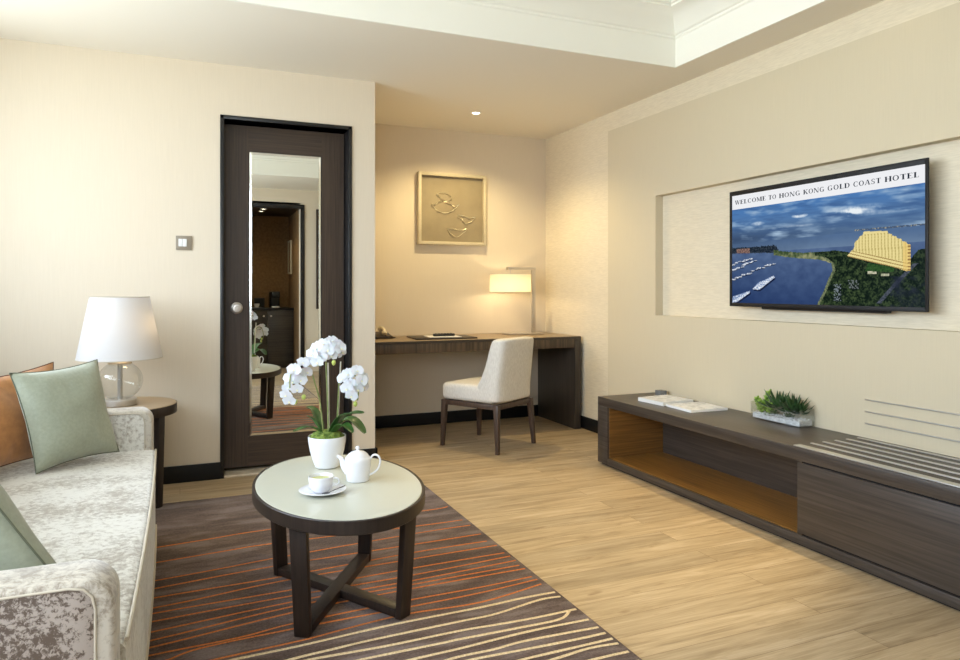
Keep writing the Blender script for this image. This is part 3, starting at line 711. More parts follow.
# ------------------------------------------------------------------ desk
t = thing('desk', 'long dark wood desk spanning the alcove under the framed wire artwork', 'desk', (2.06, 5.2, 0))
DZT = .742; DY = 4.885
obj('desk_top', box(XC+.004, 2.958, DY, YA-.002, DZT-.02, DZT, .002), ['desk_top'], t)
obj('top_edge', box(XC+.004, 2.9585, DY-.003, DY, DZT-.02, DZT-.001, .001), 'dw_x', t)
obj('apron', box(XC+.004, 2.902, DY+.004, DY+.026, .652, DZT-.0205, .001), 'apron', t)
obj('leg_panel', box(2.903, 2.958, DY, YA-.02, 0.0005, DZT-.0205, .002), 'dw_z', t)
obj('leg_panel', box(XC+.018, XC+.07, DY+.03, YA-.02, 0.0005, DZT-.0205, .002), 'dw_z', t)
obj('back_rail', box(XC+.07, 2.902, YA-.06, YA-.04, .60, DZT-.0205, .001), 'dw_x', t)

# desk lamp
lx, ly = 2.745, 5.30
t = thing('desk_lamp', 'steel desk lamp with a lit cream drum shade at the right end of the desk', 'lamp', (lx, ly, DZT+.001))
z0 = DZT+.001
obj('lamp_base', box(lx-.26, lx+.06, ly-.08, ly+.08, z0, z0+.010, .002), 'nickel', t)
obj('pole', box(lx-.017, lx+.017, ly-.008, ly+.008, z0+.01, z0+.555, .001), 'nickel', t)
obj('arm', box(lx-.245, lx+.017, ly-.016, ly+.016, z0+.537, z0+.559, .001), 'nickel', t)
sx_ = lx-.215
obj('drum_shade', lathe([(.172, .352), (.172, .500)], (sx_, ly, z0), 64, cap=False), 'deskshade', t, 80)
for z_ in (.352, .500): obj('shade_trim', tube([(sx_+.172*math.cos(2*PI*i/48), ly+.172*math.sin(2*PI*i/48), z0+z_) for i in range(48)], .002, 6, None, True), 'piping', t)
b = lathe([(.004, .505), (.004, .541)], (sx_, ly, z0), 12)
for k in range(3):
    a = 2*PI*k/3; tube([(sx_, ly, z0+.506), (sx_+.172*math.cos(a), ly+.172*math.sin(a), z0+.499)], .0018, 6, b)
obj('spider_fitting', b, 'nickel', t)
obj('bulb', lathe([(.0001, -.03), (.022, -.022), (.03, 0), (.022, .022), (.012, .04), (.012, .075), (.0001, .075)], (sx_, ly, z0+.43), 20, cap=False), 'bulb_glow', t)
pointlight(t, (sx_, ly, z0+.385), 3.8, (1, .78, .46), .035)

# desk set
rz = R(-4)
t = thing('desk_pad', 'dark brown leather desk pad lying on the middle of the desk', 'desk pad', (1.86, 5.13, DZT+.001), rz)
xf = Matrix.Translation((1.86, 5.13, DZT+.001)) @ Matrix.Rotation(rz, 4, 'Z')
obj('pad', box(-.24, .24, -.16, .16, 0, .010, .004, xf=xf), 'leather', t)
t = thing('notepaper', 'white sheet of notepaper on the leather desk pad', 'paper', (1.85, 5.10, DZT+.0115), rz)
obj('sheet', box(-.12, .13, -.11, .09, .0105, .0135, xf=xf), 'paper', t)
t = thing('remote_control', 'black remote control on top of the white notepaper', 'remote control', (1.87, 5.12, DZT+.015), rz)
rb = box(-.085, .085, -.022, .022, .0145, .034, .007, 3, xf=Matrix.Translation((1.875, 5.12, DZT+.001)) @ Matrix.Rotation(rz, 4, 'Z'))
obj('casing', rb, 'dark_plastic', t)
b = new()
for i in range(6):
    for j in range(2): box(-.07+i*.024, -.058+i*.024, -.014+j*.018, -.005+j*.018, .034, .0355, bm=b, xf=Matrix.Translation((1.875, 5.12, DZT+.001)) @ Matrix.Rotation(rz, 4, 'Z'))
obj('button', b, 'tvframe', t)
# telephone, half hidden by the wall corner
hx, hy = 1.40, 5.28
t = thing('telephone', 'cream telephone at the left end of the desk, half hidden by the wall corner', 'telephone', (hx, hy, DZT+.001))
b = prism([(hy-.09, DZT+.001), (hy+.09, DZT+.001), (hy+.09, DZT+.045), (hy-.09, DZT+.018)], hx-.09, hx+.09, 'x', bev=.004)
obj('phone_base', b, 'leather', t)
hs = smoothpath([(hx+.03, hy-.07, DZT+.035), (hx+.035, hy-.04, DZT+.062), (hx+.035, hy+.04, DZT+.078), (hx+.03, hy+.07, DZT+.062)], 5)
obj('handset', tube(hs, [.02]*4+[.013]*8+[.02]*4, 12), 'cream_plastic', t, 60)
obj('cord', tube(smoothpath([(hx+.03, hy-.075, DZT+.03), (hx+.06, hy-.09, DZT+.008), (hx+.12, hy-.05, DZT+.007), (hx+.10, hy+.03, DZT+.007)], 6), .0035, 6), 'leather', t)

# framed wire artwork
ax0, ax1, az0, az1 = 1.792, 2.398, 1.488, 2.082
t = thing('framed_artwork', 'square pale framed artwork of silver wire leaves above the desk', 'artwork', (2.095, YA, az0))
b = new(); fw, fd = .026, .048
for x0, x1, z0_, z1_ in ((ax0, ax0+fw, az0, az1), (ax1-fw, ax1, az0, az1), (ax0+fw, ax1-fw, az0, az0+fw), (ax0+fw, ax1-fw, az1-fw, az1)):
    box(x0, x1, YA-fd, YA-.0005, z0_, z1_, .002, bm=b)
obj('frame', b, 'frame_wood', t)
obj('mount', box(ax0+fw-.002, ax1-fw+.002, YA-.018, YA-.006, az0+fw-.002, az1-fw+.002), 'art_back', t)
def wirecurve(pts): 
    return [(ax0+fw+(ax1-ax0-2*fw)*u, YA-.026-.006*math.sin(k*1.3), az1-fw-(az1-az0-2*fw)*v) for k, (u, v) in enumerate(smoothpath2(pts))]
def smoothpath2(p): return [(q.x, q.y) for q in smoothpath([(a, b_, 0) for a, b_ in p], 5)]
shapes = [[(.17, .43), (.25, .52), (.38, .56), (.50, .52), (.61, .42), (.54, .45), (.43, .40), (.30, .38), (.24, .43), (.17, .43)],
          [(.24, .28), (.32, .25), (.44, .27), (.49, .33), (.42, .37), (.33, .35), (.28, .30), (.24, .28)],
          [(.58, .61), (.66, .65), (.72, .71), (.80, .68), (.88, .61), (.78, .62), (.68, .59), (.58, .59)],
          [(.42, .80), (.48, .88), (.58, .92), (.70, .84), (.74, .79), (.60, .82), (.50, .79), (.42, .80)]]
for s_ in shapes: obj('wire_leaf', tube(wirecurve(s_), .0026, 6), 'wire', t)

# ------------------------------------------------------------------ desk chair
ca_ = math.atan2(.231, .393)
cx0, cy0 = 2.040, 4.665
t = thing('desk_chair', 'cream upholstered chair with dark tapered legs pulled up to the desk', 'chair', (cx0, cy0, 0), ca_)
CM = Matrix.Translation((cx0, cy0, 0)) @ Matrix.Rotation(ca_, 4, 'Z')
b = box(-.225, .225, -.215, .245, .332, .452, .035, 4)
for v in b.verts:
    if v.co.z > .4: v.co.z += .014*max(0, 1-(v.co.x/.24)**2)*max(0, 1-((v.co.y-.02)/.26)**2)
b.transform(CM); obj('seat', b, 'linen', t, 60)
# wrap back: thick at the foot, thin at the top, leaning away from the seat
b = new(); rows = []
lv = [(.333, -.06, .0), (.36, -.055, 0), (.42, -.06, 0), (.47, -.085, .004), (.52, -.112, .010), (.60, -.138, .020), (.68, -.155, .030), (.74, -.168, .038), (.770, -.180, .043), (.779, -.200, .044)]
for z_, yf, lean in lv:
    yb = -.255-lean; hw = .226-.012*max(0, (z_-.45)/.33)-(.006 if z_ > .76 else 0)-(.02 if z_ > .775 else 0); yf2 = yf-lean*.4; inner = min(yf2, yb+.085)
    if z_ > .775: yb += .012
    P = [(-hw, yf2), (-hw, yb+.05), (-hw+.015, yb+.018), (-hw+.05, yb+.003), (-.1, yb-.004), (.1, yb-.004), (hw-.05, yb+.003), (hw-.015, yb+.018), (hw, yb+.05), (hw, yf2), (hw-.02, yf2+.008), (hw-.045, yf2-.004), (hw-.085, inner+.012), (.08, inner), (-.08, inner), (-hw+.085, inner+.012), (-hw+.045, yf2-.004), (-hw+.02, yf2+.008)]
    rows.append([b.verts.new((x, y, z_)) for x, y in P])
n = len(rows[0])
for p, q in zip(rows, rows[1:]):
    for k in range(n): b.faces.new((p[k], p[(k+1) % n], q[(k+1) % n], q[k]))
b.faces.new(rows[0]); b.faces.new(rows[-1])
b.transform(CM); o = obj('backrest', b, 'linen', t, 80)
sm = o.modifiers.new('soft', 'SUBSURF'); sm.levels = 2; sm.render_levels = 2
b = new()
box(-.222, .222, -.245, -.215, .296, .331, .002, bm=b); box(-.222, .222, .210, .238, .296, .331, .002, bm=b)
box(-.222, -.194, -.215, .210, .296, .331, .002, bm=b); box(.194, .222, -.215, .210, .296, .331, .002, bm=b)
b.transform(CM); obj('seat_rail', b, 'chairwood', t)
for lx_, ly_, dx, dy in ((-.208, .222, -.012, .012), (.208, .222, .012, .012), (-.208, -.232, -.020, -.022), (.208, -.232, .020, -.022)):
    w1, w0 = .019, .0125
    b = quadbox([(lx_+dx-w0, ly_+dy-w0, 0.0005), (lx_+dx+w0, ly_+dy-w0, 0.0005), (lx_+dx+w0, ly_+dy+w0, 0.0005), (lx_+dx-w0, ly_+dy+w0, 0.0005)],
                [(lx_-w1, ly_-w1, .3315), (lx_+w1, ly_-w1, .3315), (lx_+w1, ly_+w1, .3315), (lx_-w1, ly_+w1, .3315)], bev=.002)
    b.transform(CM); obj('leg', b, 'chairwood', t)

# ------------------------------------------------------------------ low console along the right wall
KX0, KX1, KY0, KY1, KT = 2.475, 2.928, .95, 3.88, .43
t = thing('media_console', 'long low dark wood console with open shelf and drawers under the television', 'console', (2.70, 2.4, 0))
obj('top_slab', box(KX0, KX1, KY0, KY1, .374, KT, .0015), 'console_y', t)
obj('end_panel', box(KX0, KX1, KY1-.112, KY1, .012, .3735, .001), 'console_y', t)
obj('bottom_panel', box(KX0, KX1, KY0, KY1-.1125, .012, .052, .001), 'console_y', t)
obj('back_panel', box(KX1-.03, KX1-.001, KY0, KY1-.1125, .0525, .3735), 'console_y', t)
obj('shelf_lining', box(KX0+.012, KX1-.031, 2.30, KY1-.114, .0525, .056), 'warm_y', t)
obj('shelf_lining', box(KX0+.012, KX1-.031, KY1-.117, KY1-.113, .0565, .373), 'warm_x', t)
obj('divider', box(KX0+.002, KX1-.031, 2.262, 2.287, .0525, .3735), 'console_y', t)
obj('plinth', box(KX0+.018, KX1-.01, KY0+.02, KY1-.02, 0.0003, .0125), 'black_matt', t)
obj('plinth', box(KX0+.012, KX1-.031, KY0, 2.2615, .0525, .3735), 'black_matt', t)
for y0, y1 in ((1.300, 2.2865), (.955, 1.297)):
    obj('drawer_front', box(KX0+.001, KX0+.0115, y0, y1, .060, .366, .001), 'console_y', t)
xs = [(2.487, 2.527)]+[(x-.007, x+.007) for x in (2.595, 2.668, 2.742, 2.816, 2.888)]
for x0, x1 in xs: obj('metal_strip', box(x0, x1, KY0+.02, 2.318, KT-.0005, KT+.004, .0008), 'steel', t)
# added glowing strip under the top, warms the inside of the open shelf
obj('added_glow_strip', box(KX0+.05, KX0+.058, 2.40, 3.66, .3690, .3738), emit('added_warm_glow', (1, .62, .25, 1), 14), t)
for k, z_ in enumerate((.607, .552, .497)):
    lb = ('highest', 'middle', 'lowest')[k]
    o = base_origin(obj('wall_rail', box(XP-.006, XP-.0003, .98, 2.312, z_-.003, z_+.003, .001), 'steel'))
    tag(o, f'{lb} of the three thin metal rails on the wall above the console drawers', 'wall rail', 'luggage rails on the wall')

# magazines, glass block, planter
def magazine(label, pts, zb, th, name='magazine'):
    t = thing(name, label, 'magazine', (sum(p[0] for p in pts)/4, sum(p[1] for p in pts)/4, zb))
    b = quadbox([(x, y, zb) for x, y in pts], [(x, y, zb+th-.001) for x, y in pts]); obj('pages', b, 'paper', t)
    b = quadbox([(x, y, zb+th-.0009) for x, y in pts], [(x, y, zb+th) for x, y in pts]); obj('cover', b, 'mag_print', t)
def rect(cx, cy, w, l, a):
    ca, sa = math.cos(a), math.sin(a); return [(cx+u*ca-v*sa, cy+u*sa+v*ca) for u, v in ((-w/2, -l/2), (w/2, -l/2), (w/2, l/2), (-w/2, l/2))]
magazine('white magazine on the console nearer its left end, beside the glass block', rect(2.725, 3.515, .235, .225, R(4)), KT+.0006, .022)
magazine('white magazine on the console, the one nearer the succulents', rect(2.748, 3.262, .25, .235, R(-3)), KT+.0006, .014)
t = thing('glass_block', 'small square grey glass block at the back left of the console top', 'ornament', (2.862, 3.735, KT+.001))
obj('block', box(2.835, 2.889, 3.71, 3.765, KT+.001, KT+.036, .004), mat('smoked_glass_block', rgb(150, 152, 154), .08, Transmission_Weight=.5), t)
obj('foot', box(2.828, 2.896, 3.703, 3.772, KT+.0005, KT+.001), 'steel', t)
px0, px1, py0, py1 = 2.820, 2.922, 2.59, 2.915
z0 = KT+.001
t = thing('succulent_planter', 'rectangular glass planter of succulents in white pebbles on the console', 'planter', ((px0+px1)/2, (py0+py1)/2, z0))
b = new(); th = .004; hh = .088
box(px0, px1, py0, py1, z0, z0+th, bm=b)
box(px0, px0+th, py0, py1, z0+th, z0+hh, bm=b); box(px1-th, px1, py0, py1, z0+th, z0+hh, bm=b)
box(px0+th, px1-th, py0, py0+th, z0+th, z0+hh, bm=b); box(px0+th, px1-th, py1-th, py1, z0+th, z0+hh, bm=b)
obj('glass_box', b, 'glass', t)
b = new(); rnd = random.Random(3)
box(px0+.008, px1-.008, py0+.008, py1-.008, z0+.005, z0+.026, bm=b)
for i in range(520):
    x, y, z_ = rnd.uniform(px0+.010, px1-.010), rnd.uniform(py0+.010, py1-.010), z0+rnd.uniform(.010, .034)
    if i % 2: x = px0+.0105 if i % 4 == 1 else x; y = py0+.0105 if i % 4 == 3 else y
    bmesh.ops.create_icosphere(b, subdivisions=1, radius=rnd.uniform(.0035, .006), matrix=Matrix.Translation((x, y, z_)))
o = obj('pebbles', b, 'pebble', t, 50); o['kind'] = 'stuff'
def rosette(cx, cy, cz, n, ln, w, seed, m, rise=(20, 80)):
    rn = random.Random(seed); b = new()
    for i in range(n):
        s = i/n; az = i*2.39996+rn.uniform(-.2, .2); el = R(rise[0]+(rise[1]-rise[0])*s+rn.uniform(-6, 6)); l = ln*(1-.35*s)*rn.uniform(.85, 1.1)
        d_ = Vector((math.cos(az)*math.cos(el), math.sin(az)*math.cos(el), math.sin(el)))
        if cx+d_.x*l > XP-.012: d_.x *= .35
        p0 = Vector((cx, cy, cz)); p1 = p0+d_*l*.55-Vector((0, 0, .03*l)); p2 = p0+d_*l+Vector((0, 0, l*.12))
        merge(b, tube(smoothpath([p0, p1, p2], 5), [w*(.55+.45*math.sin(PI*min(1, q/10*1.1)))*(1-(q/10)**3*.96) for q in range(11)], 7, flat=.42))
    return b
for (x, y, dz, n, ln, w, sd) in ((2.866, 2.765, .070, 26, .125, .013, 2), (2.862, 2.665, .066, 28, .120, .013, 3), (2.866, 2.625, .062, 14, .08, .010, 7)):
    obj('dark_succulent', rosette(x, y, z0+dz, n, ln, w, sd, 0, (4, 74)), 'succ_dark', t, 60)['label'] = 'dark green spiky succulent'
b = new(); rn = random.Random(8)
for (sx0, sy0, h, lean) in ((2.862, 2.872, .118, (.0, -.045)), (2.868, 2.890, .062, (0, .015)), (2.852, 2.865, .062, (-.02, 0)), (2.875, 2.86, .05, (.015, -.01)), (2.865, 2.83, .055, (0, -.02)), (2.858, 2.88, .075, (-.01, .02))):
    p0 = Vector((sx0, sy0, z0+.03)); p1 = p0+Vector((lean[0], lean[1], h))
    merge(b, tube([p0, p1], .003, 6))
    for k in range(22):
        s = .15+.85*k/21; p = p0.lerp(p1, s); a = k*2.4
        d_ = Vector((math.cos(a), math.sin(a), .5)).normalized()*.021
        merge(b, tube([p, p+d_*.5, p+d_], [.004, .0078, .0015], 6))
obj('light_succulent', b, 'succ_light', t, 60)['label'] = 'bright green trailing succulent'
obj('low_foliage', rosette(2.868, 2.80, z0+.035, 22, .040, .005, 12, 0, (5, 60)), 'leaf', t, 60)
obj('low_foliage', rosette(2.868, 2.70, z0+.035, 22, .040, .005, 13, 0, (5, 60)), 'leaf', t, 60)

# ------------------------------------------------------------------ television
t = thing('television', 'wall mounted flat television showing a hotel welcome screen above the console', 'television', (2.95, 2.57, 1.02))
sy0, sy1, sz0, sz1 = 3.138, 2.006, 1.042, 1.6485       # left/right (viewer), bottom/top of the lit screen
XS = 2.90
b = new()
box(XS-.002, XS+.008, sy0, 3.158, 1.022, 1.674, .001, bm=b); box(XS-.002, XS+.008, 1.993, sy1, 1.022, 1.674, .001, bm=b)
box(XS-.002, XS+.008, sy1, sy0, sz1, 1.674, .001, bm=b); box(XS-.002, XS+.008, sy1, sy0, 1.022, sz0, .001, bm=b)
obj('bezel', b, 'tvframe', t)
obj('casing', box(XS+.0085, XS+.026, 2.004, 3.15, 1.03, 1.666, .004), 'dark_plastic', t)
obj('rear_housing', box(XS+.0265, XS+.06, 2.2, 2.95, 1.008, 1.45, .008), 'dark_plastic', t)
obj('wall_bracket', box(XS+.0605, XR-.0005, 2.40, 2.75, 1.15, 1.40, .002), 'tvframe', t)
# picture on the screen: computed per cell
def inpoly(x, y, P):
    c_ = False; j = len(P)-1
    for i in range(len(P)):
        if (P[i][1] > y) != (P[j][1] > y) and x < (P[j][0]-P[i][0])*(y-P[i][1])/(P[j][1]-P[i][1])+P[i][0]: c_ = not c_
        j = i
    return c_
town = [(0.0, 0.515), (0.129, 0.508), (0.277, 0.512), (0.30, .47), (0.269, 0.447), (0.0, 0.462)]
pen = [(0.269, 0.47), (0.324, 0.454), (0.444, 0.430), (0.542, 0.432), (0.58, 0.42), (0.60, 0.33), (0.515, 0.371), (0.415, 0.385), (0.269, 0.424)]
shore = [(0.502, 0.432), (0.549, 0.428), (0.602, 0.436), (0.666, 0.418), (0.723, 0.373), (0.939, 0.335), (0.974, 0.406), (1.01, 0.413), (1.01, -.01), (0.51, -.01), (0.518, 0.014), (0.549, 0.111), (0.572, 0.207), (0.594, 0.276), (0.587, 0.335), (0.549, 0.38), (0.502, 0.403)]
hotel = [(0.666, 0.388), (0.690, 0.430), (0.698, 0.444), (0.702, 0.492), (0.716, .505), (0.724, .530), (0.738, .540), (0.743, 0.565), (0.847, 0.556), (0.851, 0.536), (.866, .530), (.868, .517), (.884, .512), (0.888, 0.497), (.905, .490), (.908, .474), (.925, .466), (.928, .452), (0.943, 0.445), (0.943, 0.261), (0.928, 0.256), (0.867, 0.291), (0.79, 0.324), (0.666, 0.383)]
lawn = [(0.763, 0.325), (0.879, 0.286), (0.873, 0.253), (0.749, 0.264)]
yachts = [[(0.137, 0.128), (0.171, 0.184), (0.269, 0.245), (0.276, 0.230), (0.179, 0.120)], [(0.0, 0.001), (0.004, 0.057), (0.12, 0.113), (0.12, 0.095), (0.032, 0.007)]]
rows_ = [((0.0, 0.30), (.171, .395), 9), ((0.0, 0.215), (.277, .36), 13), ((0.0, .36), (.13, .41), 6)]
def mixc(a, b_, f): f = max(0, min(1, f)); return tuple(x*(1-f)+y*f for x, y in zip(a, b_))
rb_ = random.Random(11); boats = []
for (x0, y0), (x1, y1), n_ in rows_:
    for k in range(n_):
        s_ = (k+.5)/n_; boats.append((x0+(x1-x0)*s_+rb_.uniform(-.006, .006), y0+(y1-y0)*s_+rb_.uniform(-.008, .008), rb_.uniform(.007, .013)))
def fbm(x, y, sc, ox=0): 
    v = Vector((x*sc*1.8+ox, y*sc, ox)); return noise.fractal(v, 1.0, 2.0, 4)
def pixel(u, v):
    if v > .869: return (236, 237, 240)
    n1 = fbm(u*.8, v*2.2, 4.0, 3.1); n2 = fbm(u, v, 26, 9.0); n3 = fbm(u, v, 75, 2.0); n4 = fbm(u, v*1.3, 11, 5.0)
    hz = .548+.026*u
    for P in yachts:
        if inpoly(u, v, P):
            k = ((v-P[0][1])-(u-P[0][0])*.85)
            return mixc((236, 240, 246), (104, 128, 172), .35+1.1*n3+(.35 if k > .012 else 0))
        if inpoly(u-.006, v+.014, P): return (24, 34, 62)
    if inpoly(u, v, hotel):
        base = (232, 216, 150)
        low = v < .418-(u-.70)*.42
        if low:
            if ((v+(u-.666)*.46)*42) % 1 < .34: base = (160, 134, 82)
        elif ((u+.02*v)*70) % 1 < .36 and v < .545: base = (188, 172, 108) if (v*46) % 1 > .3 else (208, 192, 126)
        if u > .912: base = mixc(base, (232, 196, 112), .6)
        if u > .93 and (v*42) % 1 < .4: base = (150, 116, 70)
        return mixc(base, (200, 180, 120), max(0, n3)*.5)
    if inpoly(u, v, lawn): return mixc((34, 62, 34), (58, 92, 48), .5+n3)
    if inpoly(u, v, shore):
        c_ = mixc((16, 28, 22), (66, 82, 52), .36+.9*n2+.8*n3)
        c_ = mixc(c_, (30, 40, 44), .35*max(0, min(1, (u-.7)*3)))
        if u < .61 and v < .40 and not inpoly(u-.014, v, shore): c_ = mixc((128, 134, 100), (70, 84, 60), .4+n3)
        rd = abs((u-.800)-v*.46-.22*v*v)
        if .02 < v < .31 and rd < .010: c_ = mixc((84, 90, 102), (50, 58, 66), .4+n3)
        if .76 < u < .80 and .240 < v < .262 or .82 < u < .855 and .222 < v < .242: c_ = mixc((206, 200, 176), (120, 130, 100), .3+n3)
        if u > .86 and v < .22: c_ = mixc(c_, (40, 46, 60), .35+.8*n4)
        if .60 < u < .635 and .03 < v < .17 and n3 > .12: c_ = (120, 130, 138)
        if .67 < u < .72 and .13 < v < .20 and n3 > .1: c_ = (104, 112, 112)
        return c_
    if inpoly(u, v+.006*n3, pen): return mixc((58, 76, 48), (150, 150, 112), (.46-v)*9+n2*.8)
    if inpoly(u, v+.012*n3, town):
        c_ = mixc((22, 32, 44), (60, 68, 78), .35+1.4*n3)
        if .03 < u < .12 and v < .500: c_ = mixc((150, 118, 104), (80, 66, 70), .4+2*n3)
        return c_
    if v < .46:
        for bx_, by_, br_ in boats:
            dx, dy = (u-bx_), (v-by_)
            if abs(dx-dy*.75) < br_*1.25 and abs(dy) < br_*.55: return mixc((226, 230, 238), (96, 110, 136), .35+1.6*n3)
            if abs(dx-dy*.75-.003) < br_*1.4 and abs(dy+.007) < br_*.6: return (28, 40, 66)
        w = mixc((38, 58, 100), (84, 106, 142), v/.44)
        w = mixc(w, (110, 132, 166), .16*max(0, 1-abs(u-.42)*2.4))
        return mixc(w, (22, 38, 78), .12+.2*n4)
    if v < hz:
        c_ = mixc((106, 128, 156), (82, 108, 144), (v-.45)/.1)
        return mixc(c_, (58, 76, 104), .5*max(0, 1-u*1.7)+.12*n4)
    g_ = (v-hz)/(.869-hz)
    c_ = mixc((92, 118, 150), (74, 120, 178), g_)
    dark = max(0, .62-u*.7)*max(0, 1-abs(g_-.12)*2.4)
    c_ = mixc(c_, (50, 68, 98), dark*1.4)
    wisp = fbm(u*.55+.6*v, v*3.2, 6.5, 1.7)
    c_ = mixc(c_, (158, 182, 206), max(0, n1*.9+wisp*.7+.04)*1.1)
    c_ = mixc(c_, (56, 84, 128), max(0, -wisp)*.7)
    for cx1, cy1, rx1, ry1, st in ((.69, .728, .065, .036, 1.5), (.70, .732, .17, .055, .6), (.42, .745, .05, .022, 1.1), (.17, .717, .05, .02, .7), (.84, .70, .14, .02, .3), (.35, .66, .2, .012, .3)):
        e = ((u-cx1)/rx1)**2+((v-cy1)/ry1)**2
        if e < 1: c_ = mixc(c_, (232, 238, 242), (1-e)*st*max(0, .55+1.3*wisp+.5*n2))
    if u > .70 and abs(v-.580-.004*fbm(u, .3, 30, 1)) < .005: c_ = (72, 88, 112) if n3 < .2 else (150, 150, 140)
    return c_
NU, NV = 420, 232
verts = [(XS-.0005, sy0+(sy1-sy0)*i/NU, sz0+(sz1-sz0)*j/NV) for j in range(NV+1) for i in range(NU+1)]
faces = [(j*(NU+1)+i, j*(NU+1)+i+1, (j+1)*(NU+1)+i+1, (j+1)*(NU+1)+i) for j in range(NV) for i in range(NU)]
me = bpy.data.meshes.new('screen_picture'); me.from_pydata(verts, [], faces)
ca = me.color_attributes.new('picture', 'FLOAT_COLOR', 'CORNER'); buf = []
for j in range(NV):
    for i in range(NU):
        r_, g_, b_ = pixel((i+.5)/NU, (j+.5)/NV); cc = lin((max(0, r_)/255, max(0, g_)/255, max(0, b_)/255)); buf.extend(cc*4)
ca.data.foreach_set('color', buf)
sm_ = bpy.data.materials.new('lit_screen'); sm_.use_nodes = True; nt = sm_.node_tree; nt.nodes.clear()
at = nt.nodes.new('ShaderNodeAttribute'); at.attribute_name = 'picture'; em = nt.nodes.new('ShaderNodeEmission'); ou = nt.nodes.new('ShaderNodeOutputMaterial')
nt.links.new(at.outputs['Color'], em.inputs[0]); nt.links.new(em.outputs[0], ou.inputs[0]); SCREEN_E = em.inputs[1]
me.materials.append(sm_)
so = bpy.data.objects.new('screen', me); COL.objects.link(so); so.parent = t
me.transform(world_of(t).inverted())
# serif capitals, built from stems, bars, bowls and serifs in a 1-unit tall box
TH, TN, SF = .25, .10, .085
def bar(x0, y0, x1, y1): return [(x0, y0), (x1, y0), (x1, y1), (x0, y1)]
def stemv(x, top=1, bot=0, w=TH, s=.07): return [bar(x, bot, x+w, top), bar(x-s, bot, x+w+s, bot+SF), bar(x-s, top-SF, x+w+s, top)]
def diag(x0, y0, x1, y1, w): return [(x0, y0), (x0+w, y0), (x1+w, y1), (x1, y1)]
def ring(cx, cy, rx, ry, a0, a1, wx, wy):
    out = []; n_ = 14
    for k in range(n_):
        p, q = R(a0+(a1-a0)*k/n_), R(a0+(a1-a0)*(k+1)/n_)
        f = lambda a, dx, dy: (cx+(rx-dx)*math.cos(a), cy+(ry-dy)*math.sin(a))
        out.append([f(p, 0, 0), f(q, 0, 0), f(q, wx, wy), f(p, wx, wy)])
    return out
G = {
 'W': (1.18, diag(.08, 1, .34, 0, .17) and [diag(.26, 0, .04, 1, .17), diag(.30, 0, .56, 1, .07), diag(.74, 0, .50, 1, .17), diag(.80, 0, 1.04, 1, .07), bar(-.02, 1-SF, .30, 1), bar(.44, 1-SF, .74, 1), bar(.92, 1-SF, 1.18, 1)]),
 'E': (.80, stemv(.10)+[bar(.1, .94, .74, 1), bar(.1, 0, .76, .06), bar(.1, .49, .56, .55), bar(.69, .80, .74, 1), bar(.71, 0, .76, .22), bar(.52, .40, .57, .64)]),
 'L': (.76, stemv(.10)+[bar(.1, 0, .72, .06), bar(.67, 0, .72, .24)]),
 'C': (.92, ring(.5, .5, .45, .52, 50, 310, .19, .07)+[bar(.76, .66, .81, 1), bar(.76, 0, .81, .30)]),
 'O': (1.0, ring(.5, .5, .46, .52, 0, 360, .19, .07)),
 'M': (1.18, stemv(.10, w=.08)+stemv(.88)+[diag(.50, .04, .08, 1, .20), diag(.52, .04, .86, 1, .08)]),
 'T': (.86, stemv(.33)+[bar(.02, .94, .84, 1), bar(.02, .76, .07, 1), bar(.79, .76, .84, 1)]),
 'H': (1.02, stemv(.10)+stemv(.72)+[bar(.2, .48, .8, .55)]),
 'N': (1.04, stemv(.10, w=.08)+stemv(.84, w=.08)+[diag(.70, 0, .08, 1, .20)]),
 'G': (1.0, ring(.5, .5, .45, .52, 50, 320, .19, .07)+[bar(.68, .04, .87, .42), bar(.60, .40, .95, .45), bar(.76, .70, .81, 1)]),
 'K': (1.0, stemv(.10)+[diag(.30, .42, .78, 1, .09), diag(.74, 0, .38, .56, .22), bar(.64, 1-SF, .96, 1), bar(.66, 0, 1.02, SF)]),
 'D': (1.0, stemv(.10)+ring(.42, .5, .52, .50, -90, 90, .19, .065)+[bar(.1, .935, .45, 1), bar(.1, 0, .45, .065)]),
 'A': (1.0, [diag(.06, 0, .42, 1, .08), diag(.72, 0, .42, 1, .20), bar(.22, .30, .74, .36), bar(-.02, 0, .24, SF), bar(.62, 0, 1.0, SF)]),
 'S': (.76, ring(.38, .74, .29, .28, 35, 270, .16, .07)+ring(.38, .26, .31, .28, -145, 90, .16, .07)+[bar(.60, .70, .65, .98), bar(.07, .02, .12, .30)]),
}
def word(txt, u0, u1):
    adv = [G[ch][0]+.10 for ch in txt]; tot = sum(adv)-.10
    hb = .0232; base = sz0+(sz1-sz0)*.916; sx1 = (u1-u0)*(sy0-sy1)/tot; x = 0; b = new()
    for ch, a in zip(txt, adv):
        for poly in G[ch][1]:
            P = [(XS-.0012, sy0-(sy0-sy1)*u0-(x+px)*sx1, base+py*hb) for px, py in poly]
            b.faces.new([b.verts.new(p) for p in P])
        x += a
    return b
b = new()
for tx, u0, u1 in (('WELCOME', .020, .222), ('TO', .238, .285), ('HONG', .302, .424), ('KONG', .440, .553), ('GOLD', .568, .679), ('COAST', .694, .819), ('HOTEL', .835, .977)):
    obj('lettering', word(tx, u0, u1), 'ink', so, 0, False)

